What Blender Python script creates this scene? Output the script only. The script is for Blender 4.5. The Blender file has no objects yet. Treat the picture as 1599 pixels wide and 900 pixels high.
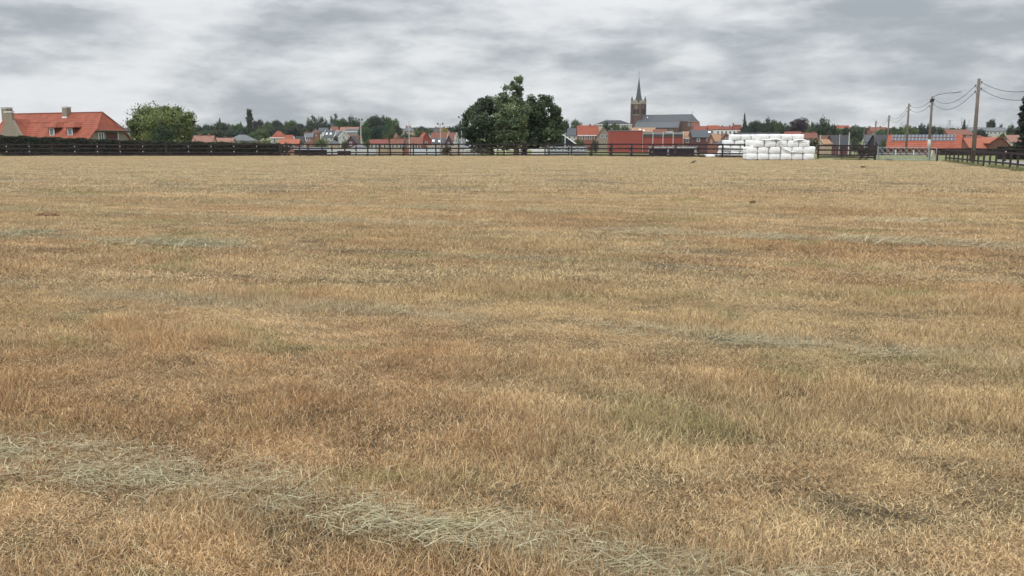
import bpy, bmesh, math, random
import numpy as np
from mathutils import Vector, Matrix

random.seed(7)
rng = np.random.default_rng(11)
R = math.radians
sc = bpy.context.scene
COL = sc.collection

# ------------------------------------------------------------------ camera
F = 1440.0            # focal length in pixels of the 1599 px wide photograph
PITCH = 9.0           # degrees below the horizontal
EYE = 1.8
cam_d = bpy.data.cameras.new('camera')
cam = bpy.data.objects.new('camera', cam_d)
COL.objects.link(cam)
cam_d.sensor_width = 36.0
cam_d.lens = F / 1599.0 * 36.0
cam_d.clip_start = 0.1
cam_d.clip_end = 9000
cam.location = (0, 0, EYE)
cam.rotation_euler = (R(90 - PITCH), 0, 0)
sc.camera = cam

# ------------------------------------------------------------------ world, sun, exposure
SUN_EL, SUN_AZ = 52.0, 205.0
world = bpy.data.worlds.new('World')
sc.world = world
world.use_nodes = True
wt = world.node_tree
wt.nodes.clear()


class NT:
    """tiny helper to write node trees"""
    def __init__(s, t): s.t = t
    def n(s, typ, **kw):
        nd = s.t.nodes.new(typ)
        for k, v in kw.items(): setattr(nd, k, v)
        return nd
    def l(s, a, b): s.t.links.new(a, b)
    def put(s, sock, v):
        if hasattr(v, 'is_linked') or hasattr(v, 'links'): s.l(v, sock)
        else:
            if isinstance(v, (tuple, list)) and len(v) == 3 and sock.type == 'RGBA': v = (*v, 1)
            sock.default_value = v
    def math(s, op, a, b=None, c=None, clamp=False):
        nd = s.n('ShaderNodeMath', operation=op, use_clamp=clamp)
        for i, v in enumerate((a, b, c)):
            if v is not None: s.put(nd.inputs[i], v)
        return nd.outputs[0]
    def mix(s, f, a, b, blend='MIX'):
        nd = s.n('ShaderNodeMix', data_type='RGBA', blend_type=blend)
        s.put(nd.inputs[0], f); s.put(nd.inputs[6], a); s.put(nd.inputs[7], b)
        return nd.outputs[2]
    def noise(s, vec, scale, detail=4, rough=.55, dist=0.0):
        nd = s.n('ShaderNodeTexNoise')
        if vec is not None: s.l(vec, nd.inputs['Vector'])
        nd.inputs['Scale'].default_value = scale
        nd.inputs['Detail'].default_value = detail
        nd.inputs['Roughness'].default_value = rough
        nd.inputs['Distortion'].default_value = dist
        return nd.outputs[0]
    def rng(s, v, a, b, c=0.0, d=1.0, smooth=True):
        nd = s.n('ShaderNodeMapRange', interpolation_type='SMOOTHSTEP' if smooth else 'LINEAR')
        s.put(nd.inputs[0], v)
        for i, x in enumerate((a, b, c, d)): s.put(nd.inputs[i + 1], x)
        return nd.outputs[0]
    def sep(s, v):
        nd = s.n('ShaderNodeSeparateXYZ'); s.l(v, nd.inputs[0]); return nd.outputs
    def comb(s, x, y, z):
        nd = s.n('ShaderNodeCombineXYZ')
        for i, v in enumerate((x, y, z)): s.put(nd.inputs[i], v)
        return nd.outputs[0]


w = NT(wt)
wo = w.n('ShaderNodeOutputWorld')
sky = w.n('ShaderNodeTexSky', sky_type='NISHITA', sun_disc=False)
sky.sun_elevation = R(SUN_EL)
sky.sun_rotation = R(SUN_AZ)
bg1 = w.n('ShaderNodeBackground'); w.l(sky.outputs[0], bg1.inputs[0]); bg1.inputs[1].default_value = 0.10
tc = w.n('ShaderNodeTexCoord')
dx, dy, dz = w.sep(tc.outputs['Generated'])
# stratus layers: a flat cloud deck seen in perspective, squeezed towards the horizon
inv = w.math('DIVIDE', 1.0, w.math('ADD', w.math('MAXIMUM', dz, 0.0), 0.11))
cu = w.math('MULTIPLY', dx, inv)
cv = w.math('MULTIPLY', w.math('SUBTRACT', inv, 4.0), 1.0)
deck = w.comb(cu, cv, w.math('MULTIPLY', dy, .6))
puff = w.comb(w.math('MULTIPLY', dx, 4.6), w.math('MULTIPLY', dy, 4.6), w.math('MULTIPLY', dz, 15.0))
n1 = w.noise(puff, 1.0, 10, .57, .05)
deck2 = w.comb(w.math('MULTIPLY', cu, .8), w.math('MULTIPLY', cv, .9), 3.7)
n2 = w.noise(deck2, .8, 6, .5, .3)
nn = w.math('ADD', w.math('MULTIPLY', n1, .93), w.math('MULTIPLY', n2, .07))
# slightly more broken, brighter cloud to the upper left; a paler band just above the horizon
left = w.rng(dx, .25, -.38, 0, .10)
hor = w.rng(dz, .075, .0, 0, .045)
n4 = w.noise(w.comb(w.math('MULTIPLY', dx, 10.0), w.math('MULTIPLY', dy, 10.0), w.math('MULTIPLY', dz, 38.0)), 1.1, 8, .6)
base_ = w.math('ADD', w.math('ADD', nn, left), hor)
cl = w.math('ADD', w.math('MULTIPLY', w.rng(base_, .44, .66, 0, 1), .62), w.math('MULTIPLY', w.rng(w.math('ADD', w.math('MULTIPLY', base_, .5), w.math('MULTIPLY', n4, .5)), .44, .62, 0, 1), .38))
ccol = w.mix(cl, (.385, .425, .455), (.83, .845, .86))
up = w.rng(dz, .13, .9, 1.0, 3.3, smooth=False)       # an overcast sky is brighter overhead
mulc = w.n('ShaderNodeVectorMath', operation='SCALE'); w.l(ccol, mulc.inputs[0]); w.l(up, mulc.inputs[3])
bg2 = w.n('ShaderNodeBackground'); w.l(mulc.outputs[0], bg2.inputs[0]); bg2.inputs[1].default_value = 1.0
mx = w.n('ShaderNodeMixShader'); mx.inputs[0].default_value = 0.95
w.l(bg1.outputs[0], mx.inputs[1]); w.l(bg2.outputs[0], mx.inputs[2]); w.l(mx.outputs[0], wo.inputs[0])

sun_d = bpy.data.lights.new('sun', 'SUN')
sun_d.energy = 1.45; sun_d.angle = R(14); sun_d.color = (1, .96, .9)
sun = bpy.data.objects.new('sun', sun_d); COL.objects.link(sun)
# comes from behind and to the left of the camera
sdir = Vector((math.sin(R(SUN_AZ)) * math.cos(R(SUN_EL)), math.cos(R(SUN_AZ)) * math.cos(R(SUN_EL)), math.sin(R(SUN_EL))))
sun.rotation_euler = sdir.to_track_quat('Z', 'Y').to_euler()
sun.location = sdir * 50
vs = sc.view_settings
vs.view_transform = 'Standard'; vs.look = 'None'; vs.gamma = 1; vs.exposure = 0.0; vs.use_curve_mapping = False

# ------------------------------------------------------------------ pixel <-> place
cp, sp = math.cos(R(PITCH)), math.sin(R(PITCH))
def P(px, py, Y):
    a = (px - 799.5) / F; b = (450 - py) / F
    y = b * sp + cp; z = b * cp - sp
    return Vector((a * Y / y, Y, EYE + z * Y / y))
_ty = [-600, 128, 320, 480, 750, 1300, 5000]
_tz = [0, 0, -3, 1, 7, 9, 9]
def tz(y): return float(np.interp(y, _ty, _tz))
def G(px, Y):
    q = (tz(Y) - EYE) / Y
    b = (q * cp + sp) / (cp - q * sp)
    a = (px - 799.5) / F
    return Vector((a * Y / (cp + b * sp), Y, tz(Y)))

# ------------------------------------------------------------------ materials
MATS = {}
def mat(name, col, rough=.8, var=.25, scale=3.0, spec=.3, col2=None, metal=0.0, bump=0.0, bscale=20, stripes=None, coord='Object'):
    if name in MATS: return MATS[name]
    m = bpy.data.materials.new(name); m.use_nodes = True
    t = NT(m.node_tree); bs = m.node_tree.nodes['Principled BSDF']
    tcn = t.n('ShaderNodeTexCoord'); vec = tcn.outputs['Object' if coord == 'World' else coord]
    if coord == 'World':
        vec = t.n('ShaderNodeNewGeometry').outputs['Position']
    nz = t.noise(vec, scale, 6, .65)
    c2 = col2 if col2 else tuple(c * (1 - var) for c in col)
    c1 = col if col2 else tuple(min(1, c * (1 + var)) for c in col)
    f = t.rng(nz, .3, .7)
    c = t.mix(f, c2, c1)
    n3 = t.noise(vec, scale * 9, 3, .6)
    c = t.mix(.5, c, t.mix(n3, tuple(x * .7 for x in col), tuple(min(1, x * 1.3) for x in col)))
    hgt = None
    if stripes:
        sx, sy, sz_ = t.sep(vec)
        v = t.math('FRACT', t.math('MULTIPLY', sz_, 1.0 / stripes))
        line = t.rng(v, .0, .3, .5, 1)
        mm = t.n('ShaderNodeVectorMath', operation='SCALE'); t.l(c, mm.inputs[0]); t.l(line, mm.inputs[3])
        c = mm.outputs[0]; hgt = line
    t.l(c, bs.inputs['Base Color'])
    bs.inputs['Roughness'].default_value = rough
    bs.inputs['Metallic'].default_value = metal
    bs.inputs['Specular IOR Level'].default_value = spec
    if bump:
        b = t.n('ShaderNodeBump'); b.inputs['Strength'].default_value = bump; b.inputs['Distance'].default_value = .05
        t.l(t.noise(vec, bscale, 4, .6), b.inputs['Height']); t.l(b.outputs[0], bs.inputs['Normal'])
    MATS[name] = m
    return m

def leaf_mat(name, trans=.25):
    if name in MATS: return MATS[name]
    m = bpy.data.materials.new(name); m.use_nodes = True
    t = NT(m.node_tree); bs = m.node_tree.nodes['Principled BSDF']
    at = t.n('ShaderNodeAttribute', attribute_name='rnd')
    oi = t.n('ShaderNodeObjectInfo')
    v = t.rng(at.outputs['Fac'], 0, 1, .35, 1.75, smooth=False)
    mm = t.n('ShaderNodeVectorMath', operation='SCALE'); t.l(oi.outputs['Color'], mm.inputs[0]); t.l(v, mm.inputs[3])
    gp = t.n('ShaderNodeNewGeometry')
    nz = t.noise(gp.outputs['Position'], .55, 3, .6)
    warm = t.mix(t.rng(nz, .4, .65, 0, .45), mm.outputs[0], t.mix(1.0, mm.outputs[0], (1.45, 1.15, .75), 'MULTIPLY'))
    t.l(warm, bs.inputs['Base Color'])
    bs.inputs['Roughness'].default_value = .6; bs.inputs['Specular IOR Level'].default_value = .35
    tr = t.n('ShaderNodeBsdfTranslucent'); t.l(warm, tr.inputs[0])
    ms = t.n('ShaderNodeMixShader'); ms.inputs[0].default_value = trans
    out = [n for n in m.node_tree.nodes if n.type == 'OUTPUT_MATERIAL'][0]
    t.l(bs.outputs[0], ms.inputs[1]); t.l(tr.outputs[0], ms.inputs[2]); t.l(ms.outputs[0], out.inputs[0])
    MATS[name] = m
    return m

ROOF = {
    'orange': mat('roof_orange', (0.262, 0.070, 0.038), .75, .4, .8, stripes=.34),
    'bright': mat('roof_bright', (0.300, 0.096, 0.052), .7, .12, 1.2),
    'red': mat('roof_red', (0.185, 0.056, 0.041), .8, .25, 1.5),
    'rust': mat('roof_rust', (0.200, 0.081, 0.056), .85, .35, 1.0, col2=(0.118, 0.063, 0.048)),
    'brown': mat('roof_brown', (0.126, 0.067, 0.048), .85, .3, 1.0),
    'pink': mat('roof_pink', (0.244, 0.126, 0.096), .85, .2, 1.0),
    'slate': mat('roof_slate', (0.063, 0.070, 0.081), .6, .2, 1.0),
    'dark': mat('roof_dark', (0.037, 0.037, 0.044), .7, .25, 1.0),
    'grey': mat('roof_grey', (0.126, 0.133, 0.141), .7, .25, 1.0),
    'tan': mat('roof_tan', (0.326, 0.200, 0.118), .8, .35, 1.0, col2=(0.185, 0.096, 0.059)),
}
WALL = {
    'brick': mat('brick', (0.216, 0.096, 0.068), .9, .25, 2.0),
    'darkbrick': mat('dark_brick', (0.104, 0.048, 0.048), .9, .25, 2.0),
    'orangebrick': mat('orange_brick', (0.240, 0.120, 0.084), .9, .2, 2.0),
    'beige': mat('beige_render', (0.360, 0.288, 0.200), .9, .15, 1.0),
    'white': mat('white_render', (0.592, 0.584, 0.560), .8, .08, 1.0),
    'pale': mat('pale_render', (0.400, 0.392, 0.360), .9, .12, 1.0),
    'greybrick': mat('grey_brick', (0.245, 0.21, 0.165), .95, .3, 4.0, bump=.4, bscale=30),
    'navy': mat('navy_sheet', (0.018, 0.022, 0.040), .7, .2, 1.0),
    'redwall': mat('red_wall', (0.26, 0.062, 0.046), .85, .12, .6),
    'barnbrick': mat('barn_brick', (.125, .062, .045), .9, .25, 2.0),
    'metal': mat('grey_sheet', (0.240, 0.256, 0.272), .6, .15, 1.0),
}
TRIM = mat('white_paint', (.78, .78, .76), .5, .05, 3)
GLASS = mat('window_glass', (.10, .13, .15), .12, .2, 2, spec=.6)
CAP = mat('chimney_cap', (.10, .10, .10), .6)
STONE = mat('pale_stone', (.29, .25, .20), .9, .2, 2)
TRUNK = mat('bark', (.085, .065, .05), .95, .3, 6, bump=.5, bscale=12, col2=(.045, .038, .03))
WOOD = mat('dark_fence_wood', (.040, .027, .028), .85, .4, 5, col2=(.085, .06, .058), coord='World')
WOODR = mat('dark_rail_wood', (.022, .013, .017), .85, .35, 2, col2=(.06, .037, .037), coord='World')
GALV = mat('galvanised_steel', (.33, .35, .36), .5, .15, 6, metal=.35)
POLE = mat('grey_pole_wood', (.17, .14, .115), .9, .25, 3, col2=(.085, .06, .055))
CONC = mat('pale_mast', (.45, .45, .42), .7, .1, 4)
CABLE = mat('black_cable', (.03, .03, .035), .6, .1)
BLACK = mat('black_plastic', (.02, .02, .025), .5, .1)
CER = mat('white_insulator', (.8, .8, .78), .35, .03)
LEAF = leaf_mat('leaves')

# ------------------------------------------------------------------ objects
def tag(o, label=None, cat=None, group=None, kind=None):
    if label: o['label'] = label
    if cat: o['category'] = cat
    if group: o['group'] = group
    if kind: o['kind'] = kind
    return o
def empty(name, loc, rz=0, label=None, cat=None, group=None):
    o = bpy.data.objects.new(name, None); COL.objects.link(o)
    o.location = loc; o.rotation_euler = (0, 0, rz); o.empty_display_size = .5
    return tag(o, label, cat, group)
def copy_tree(o, parent=None):
    c = o.copy(); COL.objects.link(c)
    if parent is not None: c.parent = parent
    for ch in list(o.children): copy_tree(ch, c)
    return c

class MB:
    def __init__(s): s.v = []; s.f = []
    def add(s, vs_, fs):
        k = len(s.v); s.v += [tuple(p) for p in vs_]; s.f += [tuple(i + k for i in f) for f in fs]; return s
    def box(s, c, d, rz=0, M=None):
        x, y, z = (q / 2 for q in d); pts = []
        for i in (-1, 1):
            for j in (-1, 1):
                for k in (-1, 1):
                    pts.append(Vector((i * x, j * y, k * z)))
        if M is None: M = Matrix.Rotation(rz, 3, 'Z')
        pts = [M @ p + Vector(c) for p in pts]
        return s.add(pts, [(0, 1, 3, 2), (4, 6, 7, 5), (0, 4, 5, 1), (2, 3, 7, 6), (0, 2, 6, 4), (1, 5, 7, 3)])
    def beam(s, a, b, w_, h_, up=Vector((0, 0, 1))):
        a = Vector(a); b = Vector(b); d = (b - a).normalized()
        sx = d.cross(up)
        if sx.length < 1e-4: sx = Vector((1, 0, 0))
        sx.normalize(); sz = sx.cross(d).normalized()
        pts = []
        for q in (a, b):
            for i, j in ((-1, -1), (1, -1), (1, 1), (-1, 1)):
                pts.append(q + sx * (i * w_ / 2) + sz * (j * h_ / 2))
        return s.add(pts, [(3, 2, 1, 0), (4, 5, 6, 7), (0, 1, 5, 4), (1, 2, 6, 5), (2, 3, 7, 6), (3, 0, 4, 7)])
    def tube(s, pts, rad, n=8, cap=True):
        pts = [Vector(p) for p in pts]; k = len(pts)
        if not hasattr(rad, '__len__'): rad = [rad] * k
        vv = []; ff = []
        for i, p in enumerate(pts):
            d = (pts[min(i + 1, k - 1)] - pts[max(i - 1, 0)]).normalized()
            u = d.cross(Vector((0, 0, 1)))
            if u.length < 1e-3: u = Vector((1, 0, 0))
            u.normalize(); q = d.cross(u)
            for j in range(n):
                t = 2 * math.pi * j / n
                vv.append(p + (u * math.cos(t) + q * math.sin(t)) * rad[i])
        for i in range(k - 1):
            for j in range(n):
                a = i * n + j; b = i * n + (j + 1) % n
                ff.append((a, b, b + n, a + n))
        if cap: ff.append(tuple(range(n))[::-1]); ff.append(tuple(range((k - 1) * n, k * n)))
        return s.add(vv, ff)
    def prism(s, prof, x0, x1):
        """profile in (y,z), extruded along x"""
        n = len(prof)
        vv = [(x0, y, z) for y, z in prof] + [(x1, y, z) for y, z in prof]
        ff = [tuple(range(n)), tuple(range(n, 2 * n))[::-1]]
        ff += [(i, i + n, (i + 1) % n + n, (i + 1) % n) for i in range(n)]
        return s.add(vv, ff)
    def build(s, name, m, parent=None, loc=None, smooth=False, label=None):
        me = bpy.data.meshes.new(name); me.from_pydata(s.v, [], s.f); me.validate()
        bm = bmesh.new(); bm.from_mesh(me); bmesh.ops.recalc_face_normals(bm, faces=bm.faces); bm.to_mesh(me); bm.free()
        me.materials.append(m)
        if smooth: me.polygons.foreach_set('use_smooth', [True] * len(me.polygons))
        o = bpy.data.objects.new(name, me); COL.objects.link(o)
        if parent is not None: o.parent = parent
        if loc is not None: o.location = loc
        if label: o['label'] = label
        return o

def window(parent, c, w_, h_, rz=0, name='window', frame=None, pane=None, mull=0):
    """window facing local -y before the turn rz; frame stands 4 cm proud of the wall"""
    M = Matrix.Rotation(rz, 3, 'Z'); c = Vector(c); b = MB(); t = max(.07, w_ * .09)
    for s_ in (-1, 1):
        b.box(c + M @ Vector((s_ * (w_ / 2 - t / 2), -.03, 0)), (t, .10, h_), M=M)
        b.box(c + M @ Vector((0, -.03, s_ * (h_ / 2 - t / 2))), (w_ - 2 * t, .098, t), M=M)
    for k in range(mull):
        b.box(c + M @ Vector(((k + 1) / (mull + 1) * w_ - w_ / 2, -.03, 0)), (t * .7, .09, h_ - 2 * t), M=M)
    fr = b.build(name, frame or TRIM, parent)
    MB().box(c + M @ Vector((0, -.01, 0)), (w_ - 2 * t, .05, h_ - 2 * t), M=M).build('pane', pane or GLASS, fr)
    return fr

def chimney(parent, x, y, z0, z1, w_=.7, m=None):
    c = MB().box((x, y, (z0 + z1) / 2), (w_, w_ * .8, z1 - z0)).build('chimney', m or WALL['brick'], parent)
    return c

# ================================================================== SETTING
ys = [-600, 0, 60, 128, 160, 200, 250, 320, 360, 400, 440, 480, 540, 600, 680, 750, 900, 1300, 5000]
xs = np.linspace(-3200, 3200, 41)
vv = [(x, y, tz(y) - .004) for y in ys for x in xs]; nx = len(xs)
ff = [(j * nx + i, j * nx + i + 1, (j + 1) * nx + i + 1, (j + 1) * nx + i) for j in range(len(ys) - 1) for i in range(nx - 1)]
g = MB().add(vv, ff).build('ground', mat('pasture', (.13, .15, .055), .95, .3, .05, col2=(.20, .185, .085), bump=.3, bscale=3, coord='World'))
tag(g, kind='structure')

# ---- field colours, shared by the soil sheet and the stubble (world position only)
ANG = -21.8
ca, sa = math.cos(R(ANG)), math.sin(R(ANG))
S0, SP = 3.60, 4.8         # first swath, spacing across the mowing direction
def field_color(t, fine=True):
    pos = t.n('ShaderNodeNewGeometry').outputs['Position']
    x, y, z = t.sep(pos)
    tt = t.math('ADD', t.math('MULTIPLY', x, ca), t.math('MULTIPLY', y, sa))
    ss = t.math('ADD', t.math('MULTIPLY', x, -sa), t.math('MULTIPLY', y, ca))
    v1 = t.comb(t.math('MULTIPLY', tt, .6), ss, 0.0)
    v2 = t.comb(t.math('MULTIPLY', tt, .8), ss, 5.0)
    a = t.noise(v1, .33, 6, .62, .3)
    b = t.noise(v2, .16, 5, .6, .4)
    c_ = t.noise(v2, .9, 6, .65, .2)
    col = t.mix(t.rng(a, .38, .64), (.43, .28, .145), (.56, .415, .24))
    col = t.mix(t.rng(b, .44, .64, 0, .55), col, (.50, .405, .23))
    col = t.mix(t.rng(y, 7, 60, 0, .7), col, (.64, .525, .335))  # paler with distance: brightness of the grazing view painted into the colour
    col = t.mix(t.rng(c_, .52, .70, 0, .36), col, (.38, .215, .105))
    pv_ = t.noise(t.comb(t.math('MULTIPLY', tt, .85), ss, 9.0), 1.9, 6, .7)
    pk = t.n('ShaderNodeVectorMath', operation='SCALE'); t.l(col, pk.inputs[0]); t.l(t.rng(pv_, .3, .7, .76, 1.2), pk.inputs[3]); col = pk.outputs[0]
    # long faint mowing lines
    ml = t.noise(t.comb(t.math('MULTIPLY', tt, .07), ss, 2.0), 1.5, 4, .6)
    mk = t.n('ShaderNodeVectorMath', operation='SCALE'); t.l(col, mk.inputs[0]); t.l(t.rng(ml, .32, .68, .90, 1.20), mk.inputs[3]); col = mk.outputs[0]
    gr = t.noise(v2, .55, 5, .6, .5)
    col = t.mix(t.rng(gr, .55, .67, 0, .6), col, (.26, .27, .11))
    # swath lines left by the mower
    wob = t.math('MULTIPLY', t.math('SUBTRACT', t.noise(v1, .25, 2, .5), .5), 2.2)
    q = t.math('DIVIDE', t.math('SUBTRACT', t.math('ADD', ss, wob), S0), SP)
    q = t.math('SUBTRACT', t.math('FRACT', t.math('ADD', q, .5)), .5)
    d = t.math('MULTIPLY', t.math('ABSOLUTE', q), SP)
    m_ = t.math('MULTIPLY', t.rng(d, .55, .1, 0, .5), t.rng(t.noise(v1, .4, 3, .6), .42, .6))
    col = t.mix(m_, col, (.44, .41, .29))
    return col, pos

def field_mat():
    m = bpy.data.materials.new('dry_field'); m.use_nodes = True
    t = NT(m.node_tree); bs = m.node_tree.nodes['Principled BSDF']
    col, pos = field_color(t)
    x, y, z = t.sep(pos)
    f = t.noise(pos, 9, 8, .75)
    f2 = t.noise(t.comb(t.math('MULTIPLY', x, 1.0), t.math('MULTIPLY', y, .7), 0), 2.2, 8, .7)
    k = t.math('MULTIPLY', t.rng(f, .3, .7, .12, .5), t.rng(f2, .3, .7, .75, 1.15))
    mm = t.n('ShaderNodeVectorMath', operation='SCALE'); t.l(col, mm.inputs[0]); t.l(k, mm.inputs[3])
    t.l(mm.outputs[0], bs.inputs['Base Color'])
    bs.inputs['Roughness'].default_value = .95; bs.inputs['Specular IOR Level'].default_value = .1
    b = t.n('ShaderNodeBump'); b.inputs['Strength'].default_value = .9; b.inputs['Distance'].default_value = .08
    t.l(f, b.inputs['Height']); t.l(b.outputs[0], bs.inputs['Normal'])
    return m
def blade_mat(name, hay=False):
    m = bpy.data.materials.new(name); m.use_nodes = True
    t = NT(m.node_tree); bs = m.node_tree.nodes['Principled BSDF']
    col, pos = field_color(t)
    at = t.n('ShaderNodeAttribute', attribute_name='rnd').outputs['Fac']
    if hay:
        col = t.mix(t.rng(at, 0, 1, .75, 1, smooth=False), col, (.49, .45, .30))
        col = t.mix(t.rng(at, .5, 1.0, 0, .75), col, (.36, .35, .22))
    else:
        hue = t.math('FRACT', t.math('MULTIPLY', at, 7.13))
        col = t.mix(t.rng(hue, .62, .98, 0, .6), col, (.70, .56, .35))
        col = t.mix(t.rng(hue, .12, .0, 0, .75), col, (.17, .19, .07))
        col = t.mix(t.rng(hue, .12, .34, .6, 0), col, (.30, .135, .055))
    k = t.rng(at, 0, 1, .40, 1.50, smooth=False)
    mm = t.n('ShaderNodeVectorMath', operation='SCALE'); t.l(col, mm.inputs[0]); t.l(k, mm.inputs[3])
    t.l(mm.outputs[0], bs.inputs['Base Color'])
    bs.inputs['Roughness'].default_value = .8; bs.inputs['Specular IOR Level'].default_value = .08
    tr = t.n('ShaderNodeBsdfTranslucent'); t.l(mm.outputs[0], tr.inputs[0])
    ms = t.n('ShaderNodeMixShader'); ms.inputs[0].default_value = .15
    out = [n for n in m.node_tree.nodes if n.type == 'OUTPUT_MATERIAL'][0]
    t.l(bs.outputs[0], ms.inputs[1]); t.l(tr.outputs[0], ms.inputs[2]); t.l(ms.outputs[0], out.inputs[0])
    return m

field_poly = [(-170, -25), (7.2, -25), (40.3, 86.5), (37.5, 90.5), (31.0, 97.5), (27.5, 106.5), (8.5, 119.4), (-170, 119.4)]
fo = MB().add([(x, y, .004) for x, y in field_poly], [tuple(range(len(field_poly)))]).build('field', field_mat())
tag(fo, kind='structure')
FP = np.array(field_poly)
def in_field(x, y):
    inside = np.zeros(x.shape, bool); n = len(FP); j = n - 1
    for i in range(n):
        xi, yi = FP[i]; xj, yj = FP[j]
        cnd = ((yi > y) != (yj > y)) & (x < (xj - xi) * (y - yi) / (yj - yi + 1e-9) + xi)
        inside ^= cnd; j = i
    return inside

# lane beyond the right-hand fence and the verge beyond it
fr0, fr1 = Vector((7.2 + .45, -25, 0)), Vector((40.3 + .45, 86.5, 0))
fd = (fr1 - fr0).normalized(); fnr = Vector((fd.y, -fd.x, 0))
def strip(name, off0, off1, z, m, a=-5, b=215):
    pts = []
    for t_, o_ in ((a, off0), (b, off0), (b, off1), (a, off1)):
        q = fr0 + fd * t_ + fnr * o_; pts.append((q.x, q.y, z))
    return MB().add(pts, [(0, 1, 2, 3)]).build(name, m)
lane = strip('lane', 3.2, 6.4, .006, mat('lane_asphalt', (.23, .215, .21), .9, .15, .8, coord='World'), b=122)
tag(lane, kind='structure')

# ================================================================== GRASS
def blade_mesh(name, n, rad, hmin, hmax, wmin, wmax, lean, m, flat=False, disc=True, span=1.0):
    if disc:
        r = rad * np.sqrt(rng.random(n)); th = rng.random(n) * 2 * np.pi
        bx, by = r * np.cos(th), r * np.sin(th)
    else:
        bx = (rng.random(n) - .5) * 2 * rad; by = (rng.random(n) - .5) * 2 * rad
    # blades gather in small tufts
    k = max(3, n // 22); tx = (rng.random(k) - .5) * 2 * rad; ty = (rng.random(k) - .5) * 2 * rad
    ti = rng.integers(0, k, n); pull = rng.random(n) ** .6 * .86
    if not flat: bx = bx * (1 - pull) + tx[ti] * pull; by = by * (1 - pull) + ty[ti] * pull
    h = hmin + (hmax - hmin) * rng.random(n) ** 1.8
    wd = wmin + (wmax - wmin) * rng.random(n)
    if flat:
        az = rng.normal(0, .55, n) + np.where(rng.random(n) < .25, rng.random(n) * 6.28, 0)
        el = np.abs(rng.normal(0, .16, n)); z0 = rng.random(n) ** 2 * .05
        az2 = az + rng.normal(0, .55, n); el2 = el - rng.random(n) * .35
    else:
        az = rng.random(n) * 2 * np.pi
        el = lean[0] + (lean[1] - lean[0]) * rng.random(n); z0 = np.zeros(n)
        az2 = az + rng.normal(0, .5, n); el2 = el - rng.random(n) * .9
    d1 = np.stack([np.cos(el) * np.cos(az), np.cos(el) * np.sin(az), np.sin(el)], 1)
    d2 = np.stack([np.cos(el2) * np.cos(az2), np.cos(el2) * np.sin(az2), np.sin(el2)], 1)
    fa = rng.random(n) * 2 * np.pi if not flat else az + np.pi / 2
    sd = np.stack([np.cos(fa), np.sin(fa), np.zeros(n)], 1) * (wd / 2)[:, None]
    p0 = np.stack([bx, by, z0], 1)
    if flat: p0 = p0 - d1 * (h * .5)[:, None] * np.array([1, 1, 0])
    p1 = p0 + d1 * (h * .55)[:, None]; p2 = p1 + d2 * (h * .45)[:, None]
    p1[:, 2] = np.maximum(p1[:, 2], .003); p2[:, 2] = np.maximum(p2[:, 2], .003)
    V = np.stack([p0 - sd, p0 + sd, p1 + sd * .8, p1 - sd * .8, p2], 1).reshape(-1, 3)
    i0 = np.arange(n) * 5
    quads = np.stack([i0, i0 + 1, i0 + 2, i0 + 3], 1); tris = np.stack([i0 + 3, i0 + 2, i0 + 4], 1)
    me = bpy.data.meshes.new(name)
    me.from_pydata(V.tolist(), [], quads.tolist() + tris.tolist())
    a = me.attributes.new('rnd', 'FLOAT', 'POINT'); a.data.foreach_set('value', np.repeat(.5 + (rng.random(n) - .5) * span, 5).astype(np.float32))
    me.materials.append(m)
    return me

def scatter(name, pts, rotz, scl, idx, meshes, tilt=None):
    """one host object whose nodes instance the given tuft meshes on its points"""
    col = bpy.data.collections.new(name + '_tufts')
    for i, me in enumerate(meshes):
        o = bpy.data.objects.new('%s_tuft_%02d' % (name, i), me); col.objects.link(o)
    me = bpy.data.meshes.new(name); me.from_pydata(pts.tolist(), [], [])
    r = np.zeros((len(pts), 3), np.float32); r[:, 2] = rotz
    if tilt is not None: r[:, :2] = tilt
    a = me.attributes.new('rot', 'FLOAT_VECTOR', 'POINT'); a.data.foreach_set('vector', r.ravel())
    a = me.attributes.new('scl', 'FLOAT_VECTOR', 'POINT'); a.data.foreach_set('vector', scl.astype(np.float32).ravel())
    a = me.attributes.new('idx', 'INT', 'POINT'); a.data.foreach_set('value', idx.astype(np.int32))
    ob = bpy.data.objects.new(name, me); COL.objects.link(ob)
    ng = bpy.data.node_groups.new(name + '_nodes', 'GeometryNodeTree')
    ng.interface.new_socket('Geometry', in_out='INPUT', socket_type='NodeSocketGeometry')
    ng.interface.new_socket('Geometry', in_out='OUTPUT', socket_type='NodeSocketGeometry')
    N = ng.nodes; L = ng.links
    gi = N.new('NodeGroupInput'); go = N.new('NodeGroupOutput'); ip = N.new('GeometryNodeInstanceOnPoints')
    ci = N.new('GeometryNodeCollectionInfo'); ci.inputs['Collection'].default_value = col
    ci.inputs['Separate Children'].default_value = True; ci.inputs['Reset Children'].default_value = True
    def na(nm, ty):
        q = N.new('GeometryNodeInputNamedAttribute'); q.data_type = ty; q.inputs['Name'].default_value = nm
        return q.outputs['Attribute']
    L.new(gi.outputs[0], ip.inputs['Points']); L.new(ci.outputs[0], ip.inputs['Instance'])
    ip.inputs['Pick Instance'].default_value = True
    L.new(na('idx', 'INT'), ip.inputs['Instance Index']); L.new(na('rot', 'FLOAT_VECTOR'), ip.inputs['Rotation'])
    L.new(na('scl', 'FLOAT_VECTOR'), ip.inputs['Scale']); L.new(ip.outputs[0], go.inputs[0])
    md = ob.modifiers.new('scatter', 'NODES'); md.node_group = ng
    return ob

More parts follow.
